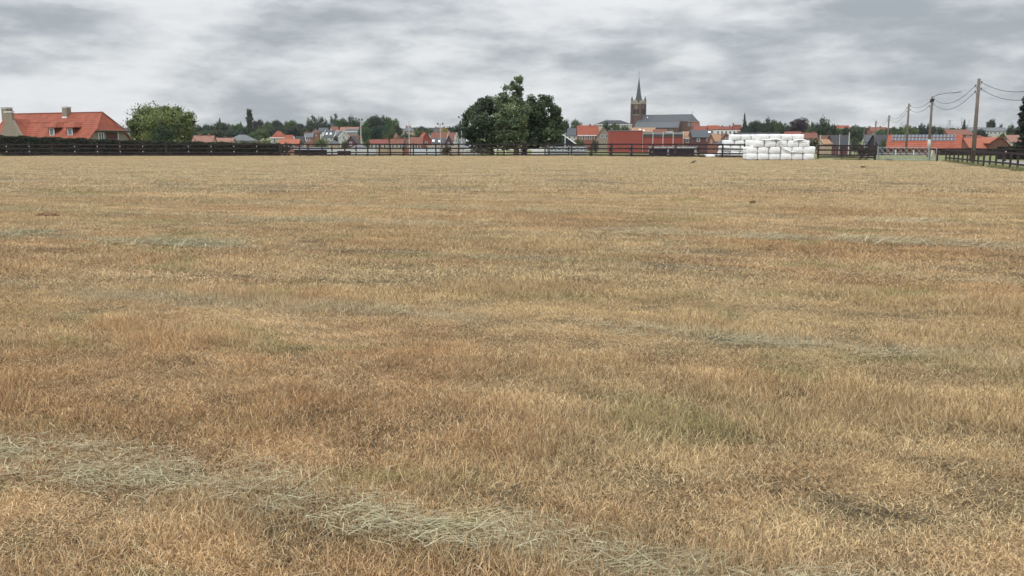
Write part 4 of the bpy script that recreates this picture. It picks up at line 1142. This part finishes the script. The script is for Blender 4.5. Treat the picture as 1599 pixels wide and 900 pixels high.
# willow by the farmhouse
wl = [(253, 196, 36, 20), (232, 187, 17, 13), (250, 181, 16, 9), (268, 180, 15, 9), (283, 190, 14, 14), (293, 203, 9, 14), (213, 196, 11, 10), (210, 208, 9, 12), (222, 207, 15, 13), (240, 205, 16, 15), (280, 207, 16, 13), (262, 205, 18, 15), (205, 193, 5, 5), (290, 184, 6, 5)]
big_tree('wide pale green willow between the farmhouse and the distant treeline', 253, 160, wl, 34000, .20, (.125, .16, .06), .5, 252, 104, name='willow', fill=.3, drop=.35, trunk_top=3, ncl=18, csz=1.15)
tree('round', 'dark green round tree standing in front of the pale willow', 253.5, 35, 193, 150, (.035, .062, .028), v=0)

# tall dark conifer at the right edge
g_ = G(1604, 118)
big_tree('tall narrow nearly black conifer at the right edge of the picture', 1604, 118,
         [(1604 + dx_, y, w2, 9) for (dx_, y, w2) in ((0, 162, 6), (0, 170, 9), (-1, 180, 11), (1, 190, 13), (0, 200, 15), (0, 210, 16), (0, 220, 16), (0, 230, 15))], 16000, .11, (.022, .030, .022), .22, 1604, 105, name='conifer', fill=.4)

# named background trees: (kind, label, px, width, ytop, Y, colour)
for t_ in [
    ('poplar', 'tall dark poplar standing above the left treeline', 389.5, 12, 174, 520, DG),
    ('poplar', 'narrow dark poplar, left one of the pair right of the willow', 296, 6, 184, 480, DG),
    ('poplar', 'slightly taller dark poplar, right one of the pair beside the willow', 300.5, 6.5, 182, 480, DG),
    ('poplar', 'small slim dark poplar on the far left treeline', 343, 5, 187, 560, DG),
    ('poplar', 'short slim tree just left of the tall poplar', 376, 5, 192, 560, DG),
    ('bush', 'round light green willow bush behind the fence in the left village', 500, 24, 208, 330, (.12, .16, .06)),
    ('bush', 'yellow green leafy bush in the middle of the left hedge line', 408, 30, 214, 180, OL),
    ('bush', 'yellow green bush right of its larger neighbour at the hedge end', 428, 22, 216.5, 176, (.13, .13, .05)),
    ('bush', 'small round mid green bush left of the yellow green bushes', 382, 15, 213, 200, MG),
    ('bush', 'dark bush at the right end of the long hedge', 444, 22, 219, 140, (.04, .05, .03)),
    ('bush', 'low olive bush just right of the willow', 341, 20, 216, 180, OL),
    ('bush', 'low olive green bush below the pale shed', 362, 20, 217, 185, OL),
    ('round', 'round green tree behind the orange roofed house right of the big trees', 902, 22, 185, 430, (.05, .085, .03)),
    ('round', 'dark small tree close to the right side of the big trees', 881, 16, 188, 440, DG),
    ('conifer', 'dark narrow tree in front of the navy barn', 874, 13, 192, 230, (.025, .035, .03)),
    ('round', 'dark green tree at the left front of the large hall', 949, 17, 190, 520, DG),
    ('round', 'mid green tree in front of the middle of the large hall', 963, 16, 191, 515, MG),
    ('round', 'dark bushy tree between the large hall and the church tower', 977, 14, 195, 520, DG),
    ('bush', 'green shrub in front of the brick house left of the red hall', 901, 24, 211, 330, MG),
    ('bush', 'small dark green shrub beside the grey gabled house', 930, 10, 213, 330, DG),
    ('conifer', 'dark pointed conifer rising left of the trees above the bales', 1163, 14, 180.5, 480, BG),
    ('round', 'bluish dark tree right of the pointed conifer', 1177, 22, 189, 470, BG),
    ('round', 'large dark green tree above the middle of the bales', 1197, 26, 185, 480, DG),
    ('round', 'mid green tree with a lighter top above the bales', 1213, 20, 186, 480, MG),
    ('round', 'green tree left of the purple tree', 1226, 18, 191, 460, DG),
    ('round', 'purple leaved beech above the right end of the bales', 1247, 30, 186, 450, PU),
    ('airy', 'pale loose tree right of the purple beech', 1261, 16, 185, 455, (.12, .13, .07)),
    ('round', 'large dark green tree between the purple beech and the red skyline roof', 1282, 30, 184.5, 430, (.033, .055, .027)),
    ('round', 'right shoulder tree of the large dark green tree', 1297, 20, 193, 425, DG),
    ('bush', 'yellow leaved bush just above the top row of bales', 1184, 15, 199, 330, (.25, .24, .07)),
    ('bush', 'dark green bush between the barn gable and the tan shed', 1270, 16, 211, 240, DG),
    ('round', 'bushy green tree right of the red skyline roof', 1341, 28, 194, 430, (.055, .08, .04)),
    ('round', 'small dark tree beside the red skyline roof', 1321, 14, 199, 430, DG),
    ('bush', 'green bush behind the row of thin pale poles', 1336, 22, 208, 290, (.05, .07, .04)),
    ('bush', 'very dark bush left of the leaning rails', 1349, 18, 225, 118, (.03, .035, .03)),
    ('bush', 'dark green bush directly left of the steel gate', 1362, 16, 223, 140, DG),
    ('bush', 'green bush at the left end of the solar roof', 1386, 20, 211, 210, MG),
    ('round', 'light green round tree behind the left end of the solar roof', 1405, 28, 198, 300, (.085, .12, .04)),
    ('round', 'light green rounded tree above the solar roof', 1422, 26, 193, 310, (.09, .12, .045)),
    ('airy', 'dark thin tree behind the lamp pole', 1455, 16, 190, 330, (.05, .045, .035)),
    ('round', 'small dark tree right of the lamp pole', 1470, 11, 196, 360, DG),
    ('bush', 'low olive bushes between solar roof and brown roof', 1500, 26, 204, 310, (.075, .085, .04)),
    ('conifer', 'broad dark pointed tree left of the grey skyline roofs', 1506, 15, 190, 430, DG),
    ('round', 'dark tree on the skyline right of the thick pole', 1548, 15, 187, 500, DG),
    ('airy', 'thin tree on the skyline beside the grey roofed house', 1564, 14, 192, 500, DG),
    ('round', 'dark domed tree left of the tall black conifer', 1582, 18, 195, 420, (.035, .05, .028)),
    ('bush', 'dark bush in front of the skyline house right of the thick pole', 1541, 18, 204, 330, DG),
    ('bush', 'green bush below the right grey skyline roof', 1558, 18, 204.5, 325, (.04, .065, .03)),
    ('round', 'bright green young tree left of the faded red roof', 1566, 14, 206, 200, (.07, .12, .035)),
    ('bush', 'grey green bush above the faded red roof', 1580, 22, 202, 310, (.07, .085, .055)),
    ('bush', 'yellow topped bush on the skyline left of the big trees', 694, 14, 194, 470, YG),
    ('bush', 'olive round tree above the bright red gable house', 655, 16, 196, 500, OL),
    ('round', 'dark bluish tree leaning against the left big tree', 716, 26, 191, 420, BG),
    ('round', 'small dark tree below the third mast', 724, 16, 185, 400, BG),
    ('bush', 'mid green tree between the thin mast and the stepped gable house', 630, 20, 202, 430, (.05, .075, .04)),
    ('bush', 'dark green bush below the skyline roofs left of the bright red gable', 645, 22, 204, 430, DG),
    ('bush', 'light green pointed bush right of the pale lamp mast', 571, 12, 211, 330, (.08, .11, .05)),
    ('bush', 'green bush left of the dark steep gable roof', 538, 12, 213, 320, MG),
    ('bush', 'dark red brown bush between the white gables', 521, 12, 205, 345, (.05, .035, .04)),
    ('bush', 'brownish bush behind the dark fence posts left of the big trees', 697, 15, 225, 135, (.07, .07, .04)),
    ('bush', 'dark weeds at the foot of the left big tree', 752, 34, 229, 126, (.05, .06, .035)),
    ('bush', 'bushy dark hedge below the thick pole', 1528, 26, 229, 110, (.03, .04, .025)),
    ('bush', 'small red leaved shrub in front of the brick barn', 1516, 9, 227, 112, (.06, .035, .03)),
]:
    k, lb, px, wp, yt, Yd, c = t_
    isb = k == 'bush'
    tree(k, lb, px, wp, yt, Yd, c, name='bush' if isb else ('conifer' if k == 'conifer' else ('poplar' if k == 'poplar' else 'tree')), cat='bush' if isb else 'tree')

# treelines: many look-alike trees
def treeline(label, group, spec, kinds=('round',), cols=(DG, BG, MG)):
    for i, (px, wp, yt, Yd) in enumerate(spec):
        c = cols[i % len(cols)]; c = tuple(x * random.uniform(.8, 1.25) for x in c)
        tree(kinds[i % len(kinds)], label, px, wp * 1.1, yt - 2.5, Yd, c, group=group)
treeline('dark green tree in the continuous treeline behind the left village', 'trees of the left treeline',
         [(309, 20, 198, 560), (322, 22, 196, 570), (336, 20, 195, 560), (346, 18, 193, 550), (358, 20, 196, 560), (368, 18, 194, 540), (380, 18, 198, 560),
          (402, 20, 190, 540), (414, 22, 194, 530), (425, 22, 189, 540), (438, 22, 190, 540), (452, 22, 191, 530), (463, 16, 195, 520), (474, 20, 194, 500),
          (318, 26, 205, 480), (340, 26, 206, 480), (365, 26, 205, 480), (405, 28, 203, 480), (432, 26, 199, 480), (458, 26, 201, 470), (476, 20, 202, 470)])
treeline('loose crowned tall tree above the slate and red roofs of the left village', 'airy trees above the left village',
         [(486, 18, 184, 560), (497, 17, 182.5, 560), (508, 16, 184, 560), (521, 17, 181, 560)], kinds=('airy',), cols=(DG, (.06, .075, .045)))
treeline('rounded dark tree behind the long pinkish roof and pale lamp mast', 'trees behind the pale lamp mast',
         [(490, 22, 192, 530), (506, 22, 192, 530), (532, 20, 188, 520), (545, 26, 184.5, 520), (558, 18, 190, 520), (571, 22, 187, 480), (585, 24, 184, 480), (598, 24, 184.5, 480), (611, 22, 183.5, 480), (575, 30, 200, 420), (595, 30, 199, 420), (608, 22, 203, 410), (620, 16, 196, 470)])
treeline('dark tree in the low row behind the far right rooftops', 'trees behind the far right rooftops',
         [(1168, 20, 196, 560), (1190, 24, 195, 560), (1216, 24, 196, 560), (1240, 24, 198, 560), (1270, 24, 199, 560), (1305, 24, 203, 520), (1330, 20, 203, 540), (1352, 22, 201, 540), (1372, 22, 203.5, 470), (1392, 22, 202, 450), (1438, 22, 197, 420), (1450, 18, 199, 420), (1484, 20, 203, 560), (1530, 22, 205, 400), (1596, 24, 200, 500)])
treeline('low tree filling the gap behind the centre-left rooftops', 'low trees behind the centre-left rooftops',
         [(640, 22, 201, 560), (662, 20, 199, 540), (672, 18, 204, 480), (688, 18, 202, 540), (704, 18, 200, 520), (736, 26, 205, 420), (1118, 22, 203, 600), (1138, 20, 203, 600)])

# clipped hedge behind the left fence
def hedge(label, pts, thick, n, col, size=.10, name='hedge'):
    """pts: list of (x, y, height)"""
    r = np.random.default_rng(55); a = np.array(pts, float); seg = np.linalg.norm(np.diff(a[:, :2], axis=0), axis=1); cum = np.concatenate([[0], np.cumsum(seg)])
    s = r.random(n) * cum[-1]; X = np.interp(s, cum, a[:, 0]); Yv = np.interp(s, cum, a[:, 1]); Hh = np.interp(s, cum, a[:, 2])
    Hh = Hh * (1 + .03 * np.sin(s * 1.7) + .025 * np.sin(s * 4.1 + 1))
    face = r.random(n); z = np.where(face < .45, Hh * r.random(n), Hh + r.normal(0, .05, n)); y = np.where(face < .45, -thick / 2 + r.normal(0, .07, n), (r.random(n) - .5) * thick)
    o = empty(name, (a[0, 0], a[0, 1], tz(a[0, 1])), 0, label, 'hedge')
    p = np.stack([X - a[0, 0], Yv - a[0, 1] + y, z], 1)
    nrm = r.normal(size=(n, 3)); nrm /= np.linalg.norm(nrm, axis=1)[:, None]; t1 = np.cross(nrm, r.normal(size=(n, 3))); t1 /= np.linalg.norm(t1, axis=1)[:, None]; t2 = np.cross(nrm, t1)
    sz = size * (.6 + .8 * r.random(n))[:, None]; V = np.stack([p - t1 * sz, p - t2 * sz * .6, p + t1 * sz, p + t2 * sz * .6], 1).reshape(-1, 3)
    i0 = np.arange(n) * 4; me = bpy.data.meshes.new('foliage'); me.from_pydata(V.tolist(), [], np.stack([i0, i0 + 1, i0 + 2, i0 + 3], 1).tolist())
    at = me.attributes.new('rnd', 'FLOAT', 'POINT'); at.data.foreach_set('value', np.repeat(r.random(n), 4).astype(np.float32)); me.materials.append(LEAF)
    f = bpy.data.objects.new('foliage', me); COL.objects.link(f); f.parent = o; f.color = (*col, 1)
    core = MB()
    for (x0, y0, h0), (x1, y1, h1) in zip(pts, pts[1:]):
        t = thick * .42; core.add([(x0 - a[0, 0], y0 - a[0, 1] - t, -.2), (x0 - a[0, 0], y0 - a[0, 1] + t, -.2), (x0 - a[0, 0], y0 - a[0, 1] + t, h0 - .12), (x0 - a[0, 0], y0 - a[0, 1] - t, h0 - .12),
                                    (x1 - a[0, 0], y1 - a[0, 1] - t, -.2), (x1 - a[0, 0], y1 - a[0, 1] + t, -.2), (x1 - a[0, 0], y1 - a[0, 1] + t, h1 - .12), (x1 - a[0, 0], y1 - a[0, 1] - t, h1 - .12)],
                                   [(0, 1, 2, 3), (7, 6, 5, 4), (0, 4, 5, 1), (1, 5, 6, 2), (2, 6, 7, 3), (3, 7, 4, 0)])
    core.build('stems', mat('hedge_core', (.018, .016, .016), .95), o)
    return o
hp_pts = []
for px, yt in ((-150, 209), (0, 213.5), (60, 215.5), (150, 219), (250, 222), (350, 224), (436, 226)):
    q = P(px, yt, 122.2); hp_pts.append((q.x, 122.2, q.z - tz(122)))
hedge('long dark clipped hedge behind the left fence, falling in height to the right', hp_pts, 1.5, 60000, (.034, .042, .024), .075)
# ivy-dark hedge along the far side of the lane
q0, q1 = G(1500, 104), G(1650, 96)
hedge('low dark hedge behind the far verge fence in front of the black conifer', [(G(1560, 98).x, 98, 1.15), (G(1600, 96).x, 96, 1.3), (G(1680, 94).x, 94, 1.3)], 1.2, 9000, (.03, .036, .024), .08)
hedge('thin green hedge in front of the stable with the solar roof', [(G(1470, 128).x, 128, .75), (G(1500, 127).x, 127, .7), (G(1560, 125).x, 125, .75)], 1.0, 7000, (.05, .065, .035), .08)

# wood behind everything
wl_ = []
r_ = random.Random(3)
for i in range(150):
    px = -60 + i * 11.8 + r_.uniform(-4, 4); Yd = r_.uniform(800, 900); g0 = G(px, Yd); wd = r_.uniform(9, 15)
    yt = r_.uniform(198.5, 203) ; h = P(px, yt, Yd).z - g0.z
    wl_.append((g0.x, Yd, g0.z + h * .45, wd * .7, wd * .7, h * .5))
wm = crown_mesh('wood', wl_, 60000, .75, 9, fill=.6)
wob_ = bpy.data.objects.new('wood', wm); COL.objects.link(wob_); wob_.color = (.045, .065, .045, 1)
tag(wob_, 'far off dark wood on the rise behind the village', 'wood', kind='stuff')
# rough herbs and low gardens between the houses
gl = []
for i in range(260):
    px = r_.uniform(200, 1600); Yd = r_.uniform(285, 470); g0 = G(px, Yd); wd = r_.uniform(1.2, 3.0)
    gl.append((g0.x, Yd, g0.z + .8, wd, wd, r_.uniform(.8, 1.7)))
gm_ = crown_mesh('garden_shrubbery', gl, 42000, .30, 10, fill=.5)
gob = bpy.data.objects.new('garden_shrubbery', gm_); COL.objects.link(gob); gob.color = (.06, .08, .035, 1)
tag(gob, 'garden greenery growing between the village houses', 'shrubbery', kind='stuff')

# ================================================================== POLES, WIRES, MASTS
def pole(label, px, ytop, Y, r0, r1, lamp=False, wires=True, white=False):
    t_ = P(px, ytop, Y); g0 = tz(Y); h = t_.z - g0
    o = empty('utility_pole', (t_.x, Y, g0), 0, label, 'pole', 'wooden utility poles along the lane')
    MB().tube([(0, 0, -.5), (0, 0, h * .5), (0, 0, h)], [r0, (r0 + r1) / 2, r1], 12).build('pole', POLE, o, smooth=True)
    if white: MB().tube([(0, 0, .9), (0, 0, 2.1)], [r0 + .02, r0 + .015], 12).build('cover', CONC, o, smooth=True)
    for dz_, sx in ((.45, 1), (1.0, 1), (.75, -1), (1.25, -1)):
        if not wires: break
        b_ = MB(); b_.tube([(0, 0, h - dz_), (sx * .22, 0, h - dz_), (sx * .24, 0, h - dz_ + .15)], .022, 6); bo = b_.build('bracket', CABLE, o)
        MB().tube([(sx * .24, 0, h - dz_ + .10), (sx * .24, 0, h - dz_ + .24)], .05, 8).build('insulator', BLACK, bo)
    if lamp:
        a = MB(); a.tube([(0, 0, h - .1), (.6, -.1, h + .22), (1.9, -.3, h + .42), (2.5, -.4, h + .48)], [.04, .035, .03, .03], 8); ao = a.build('lamp_arm', CAP, o)
        l = MB(); l.tube([(2.0, -.3, h + .42), (2.3, -.36, h + .48), (2.9, -.46, h + .54), (3.25, -.52, h + .56)], [.05, .11, .10, .04], 8); l.build('lamp_head', GALV, ao, smooth=True)
        MB().box((0, 0, h - .45), (.35, .3, .35)).build('junction_box', CABLE, o)
    return o, Vector((t_.x, Y, t_.z))
po = []
po.append(pole('thickest and tallest wooden pole, standing right of the solar roof', 1529, 123, 81, .19, .12)[1])
po.append(pole('wooden pole carrying a street lamp arm, second nearest of the row', 1456, 151, 112, .17, .12, lamp=True, white=True)[1])
po.append(pole('wooden utility pole directly left of the lamp pole', 1419.5, 162, 135, .17, .12)[1])
po.append(pole('wooden utility pole in front of the dark slate barn, fourth nearest of the row', 1388.5, 180, 190, .19, .14)[1])
po.append(pole('farthest wooden utility pole of the row with wires', 1368, 188.7, 245, .2, .15)[1])
# next pole of the line, off to the right of the frame
po_r = pole('wooden utility pole beyond the right edge of the picture', 1688, 100, 61, .19, .12)[1]
def wire(label, a, b_, sag):
    pts = []
    for i in range(25):
        t = i / 24; p = a.lerp(b_, t); p.z -= sag * 4 * t * (1 - t); pts.append(p)
    m = MB(); base = pts[0]; m.tube([p - base for p in pts], .022, 5)
    o = m.build('power_cable', CABLE, None, loc=base, smooth=True); tag(o, label, 'cable', 'power cables between the poles')
names = ['thick nearest pole', 'street lamp pole', 'third nearest pole', 'fourth nearest pole', 'farthest pole']
seq = [po_r] + po; nm_ = ['pole off the right edge'] + names
sags = [1.0, .95, .5, .95, .9]
for i in range(5):
    a, b_ = seq[i], seq[i + 1]
    for dz_a, dz_b, wd in ((.55, .32, 'upper'), (1.05, .87, 'lower')):
        wire('%s black cable between the %s and the %s' % (wd, nm_[i], nm_[i + 1]), a + Vector((-.24, 0, -dz_a)), b_ + Vector((.24, 0, -dz_b)), sags[i] * (1 if wd == 'upper' else 1.1))

def mast(label, px, yt, Y, heads=2, r=.09, m=None, arm=.9):
    t_ = P(px, yt, Y); g0 = tz(Y); h = t_.z - g0
    o = empty('floodlight_mast' if heads else 'thin_mast', (t_.x, Y, g0), 0, label, 'mast', 'masts among the village roofs')
    MB().tube([(0, 0, -.5), (0, 0, h)], [r * 1.3, r], 8).build('mast', m or CONC, o)
    if heads:
        MB().beam((-arm, 0, h - .3), (arm, 0, h - .3), .12, .12).build('crossarm', CAP, o)
        for s in (-1, 1)[:heads]:
            MB().box((s * arm, -.1, h + .0), (.6, .35, .5), M=Matrix.Rotation(s * .5, 3, 'Y')).build('floodlight', CAP, o)
mast('pale tall mast with a small crosshead in front of the left treeline', 563, 187, 300, 2, .13, arm=.5)
mast('thin bare pale mast above the low brown roofs', 638.5, 189.5, 320, 0, .13)
mast('floodlight mast with two dark heads above the red brown roofs', 687.5, 193.5, 330, 2, .10)
mast('floodlight mast with two dark heads beside the left big tree', 720.5, 183, 320, 2, .12)
mast('pale lamp post in front of the navy barn', 882.5, 208, 250, 0, .13)
mast('thin pale post right of the long dark barn', 1326.5, 207, 190, 0, .11, CONC)
mast('thin wooden post left of the farthest wire pole', 1350, 199, 240, 0, .13, POLE)
mast('first thin post in front of the dark grey barn', 1306.5, 212, 250, 0, .08, POLE)
mast('second thin post in front of the dark grey barn', 1311.5, 210, 250, 0, .08, CONC)
mast('thin pale post in front of the red brown roof left of the big trees', 710, 211, 260, 0, .08)

# lattice pylon far away
def pylon():
    Y = 1150.0; g0 = tz(Y); b_ = P(1482, 203, Y); h = P(1482, 187.5, Y).z - g0
    o = empty('pylon', (b_.x, Y, g0), 0, 'faint distant lattice electricity pylon on the right skyline', 'pylon')
    m = MB()
    for i in (-1, 1):
        for j in (-1, 1): m.tube([(i * 2.2, j * 2.2, 0), (i * .5, j * .5, h)], .16, 4)
    for k in range(8):
        z0, z1 = h * k / 8, h * (k + 1) / 8; w0 = 2.2 - 1.7 * k / 8; w1 = 2.2 - 1.7 * (k + 1) / 8
        m.tube([(-w0, -w0, z0), (w1, -w1, z1)], .1, 4); m.tube([(w0, -w0, z0), (-w1, -w1, z1)], .1, 4)
    m.build('lattice', GALV, o)
    for z in (.72, .84, .95): MB().beam((-3.6, 0, h * z), (3.6, 0, h * z), .3, .3).build('crossarm', GALV, o)
pylon()
# bare tree skeleton near the skyline
def bare():
    Y = 440.0; g0 = G(1503, Y); o = empty('bare_tree', (g0.x, Y, g0.z), 0, 'leafless tree with thin twigs on the skyline left of the pointed tree', 'tree')
    r = random.Random(8); m = MB(); h = P(1503, 183, Y).z - g0.z
    m.tube([(0, 0, 0), (.2, 0, h * .6)], [.2, .1], 6); m2 = MB()
    for i in range(16):
        a = r.uniform(-1, 1); z0 = h * r.uniform(.35, .6)
        m2.tube([(.1, 0, z0), (a * 1.6, r.uniform(-1, 1), z0 + h * .2), (a * 2.6, r.uniform(-1.5, 1.5), h * r.uniform(.75, 1))], [.07, .05, .02], 4)
    m.build('trunk', TRUNK, o); m2.build('twigs', TRUNK, o)
bare()

# ================================================================== LOW THINGS BEHIND THE FENCE
def lowbox(name, label, cat, px0, px1, yt, Y, depth, m, roofm=None, slats=0, yb=None):
    a = G(px0, Y); b_ = G(px1, Y); L = b_.x - a.x; h = P((px0 + px1) / 2, yt, Y).z - a.z
    o = empty(name, ((a.x + b_.x) / 2, Y, a.z), 0, label, cat)
    MB().box((0, depth / 2, h / 2 - .1), (L, depth, h + .2)).build('body', m, o)
    if roofm is not None:
        MB().prism([(-.25, h - .02), (depth + .25, h + .32), (depth + .25, h + .38), (-.25, h + .04)], -L / 2 - .15, L / 2 + .15).build('roof', roofm, o)
    if slats:
        s = MB()
        for k in range(slats): s.box((-L / 2 + (k + .5) * L / slats, -.03, h / 2), (L / slats * .45, .05, h - .05))
        s.box((0, -.05, h - .06), (L + .05, .05, .1)); s.box((0, -.05, .12), (L + .05, .05, .1))
        s.build('slats', WOODR, o)
    return o
SHEET = mat('white_sheeting', (.46, .47, .47), .5, .08, 1.5)
lowbox('animal_shelter', 'low dark animal shelter with a grey sheet roof behind the fence, right of the hedge', 'shelter', 478, 506, 234.5, 131, 2.2, mat('black_tar_wood', (.018, .015, .02), .9), ROOF['grey'], 9)
lowbox('animal_shelter', 'low red brown boarded shelter adjoining the hedge end behind the fence', 'shelter', 460, 477, 234.5, 132, 2.2, mat('red_brown_wood', (.075, .03, .028), .9), ROOF['grey'], 6)
lowbox('wooden_crate', 'dark brown slatted box standing behind the fence before the white walls', 'crate', 527, 546, 236, 133, 1.2, mat('brown_box', (.06, .035, .03), .9), None, 7)
lowbox('plastic_tunnel', 'long low white sheeted tunnel behind the fence in the left village', 'tunnel', 507, 587, 232, 190, 3.0, SHEET, None)
lowbox('plastic_tunnel', 'white sheeted low tunnel behind the fence below the bright red gable house', 'tunnel', 642, 686, 232, 185, 3.0, mat('bluish_sheet', (.48, .51, .55), .5, .05, 1.5), None)
#lowbox('plastic_tunnel', 'long thin white sheeted strip behind the trunks of the big trees', 'tunnel', 730, 853, 232.2, 215, 2.0, SHEET, None)
lowbox('garden_wall', 'low white wall with dark openings right of the big trees', 'wall', 830, 850, 229.5, 240, .3, WALL['white'], None)
lowbox('slatted_panel', 'dark slatted hay rack behind the fence, left one of two before the pale shed', 'rack', 1015, 1042, 232, 121, 1.0, mat('rack_dark', (.028, .026, .04), .9), None, 12)
lowbox('slatted_panel', 'dark slatted hay rack behind the fence, right one of two before the pale shed', 'rack', 1046, 1084, 232, 119.5, 1.0, mat('rack_dark', (.028, .026, .04), .9), None, 16)
# white paddock rail right of the big trees
wf = empty('paddock_rail', G(800, 150), 0, 'thin white paddock rail running behind the big trees', 'rail')
a0, a1 = G(726, 150), G(853, 150); L = a1.x - a0.x; off = a0.x - G(800, 150).x
MB().beam((off, 0, .95), (off + L, 0, .95), .05, .12).build('rail', TRIM, wf)
for k in range(9): MB().box((off + L * k / 8, .06, .5), (.08, .06, 1.0)).build('post', TRIM, wf)

# ================================================================== SMALL THINGS ON THE FIELD
def mound(label, px, Y, s, m, name='dirt_mound', cat='mound'):
    q = G(px, Y); bm = bmesh.new(); bmesh.ops.create_icosphere(bm, subdivisions=3, radius=1)
    r = random.Random(px)
    for v in bm.verts:
        v.co.x *= s[0]; v.co.y *= s[1]; v.co.z = v.co.z * s[2] if v.co.z > 0 else v.co.z * .1
        v.co += Vector((r.gauss(0, .03), r.gauss(0, .03), abs(r.gauss(0, .02))))
    me = bpy.data.meshes.new(name); bm.to_mesh(me); bm.free(); me.materials.append(m)
    o = bpy.data.objects.new(name, me); COL.objects.link(o); o.location = q + Vector((0, 0, .02)); tag(o, label, cat)
SOIL = mat('crumbly_soil', (.20, .115, .065), 1, .4, 9, bump=.8, bscale=14)
def ypx(py): return EYE / math.tan(R(PITCH) + math.atan((py - 450) / F))
mound('small brown mole hill lying in the stubble at the left', 76, ypx(338), (.28, .16, .045), SOIL)
mound('tiny brown clod in the stubble below the steel gate', 1348, ypx(262), (.2, .15, .08), SOIL, 'clod', 'clod')
def bird(label, loc, s, fly=False, col=None, rz=0):
    o = empty('bird', loc, rz, label, 'bird'); m = MB(); BM_ = col or BLACK
    if fly:
        m.tube([(-.9 * s, 0, 0), (-.3 * s, 0, .02), (.5 * s, 0, 0), (.9 * s, 0, -.03)], [.03 * s, .14 * s, .12 * s, .03 * s], 8)
        m.add([(-.2 * s, 0, .05 * s), (.3 * s, 0, .05 * s), (.1 * s, -1.4 * s, .3 * s), (-.1 * s, -1.4 * s, .3 * s), (.1 * s, 1.4 * s, .3 * s), (-.1 * s, 1.4 * s, .3 * s)], [(0, 1, 2, 3), (1, 0, 5, 4)])
    else:
        m.tube([(-.30 * s, 0, .12 * s), (-.1 * s, 0, .17 * s), (.1 * s, 0, .22 * s), (.18 * s, 0, .30 * s), (.24 * s, 0, .34 * s), (.33 * s, 0, .33 * s)], [.02 * s, .07 * s, .08 * s, .05 * s, .045 * s, .008 * s], 8)
        m.tube([(.0, .02 * s, 0), (.02 * s, .02 * s, .15 * s)], .01 * s, 5); m.tube([(.05 * s, -.02 * s, 0), (.03 * s, -.02 * s, .15 * s)], .01 * s, 5)
    m.build('body', BM_, o, smooth=True)
bird('small black bird standing on the stubble left of the bales near the fence', G(1082.5, ypx(256)), .75)
mound('tiny dark clod in the middle right of the open field', 1175, ypx(318.5), (.07, .05, .05), SOIL, 'clod', 'clod')
bird('small dark bird flying above the right side of the church', P(1070, 124.5, 160), .14 * 1.6, True, rz=R(80))

# ================================================================== HAZE
hz = bpy.data.materials.new('haze'); hz.use_nodes = True
hn_ = hz.node_tree; hn_.nodes.clear()
ho = hn_.nodes.new('ShaderNodeOutputMaterial'); pv = hn_.nodes.new('ShaderNodeVolumePrincipled')
pv.inputs['Color'].default_value = (.85, .9, 1, 1); pv.inputs['Density'].default_value = .00007; pv.inputs['Anisotropy'].default_value = .2
hn_.links.new(pv.outputs[0], ho.inputs['Volume'])
hb = MB().box((0, 500, 34), (2600, 1900, 78)).build('haze', hz); tag(hb, kind='stuff')
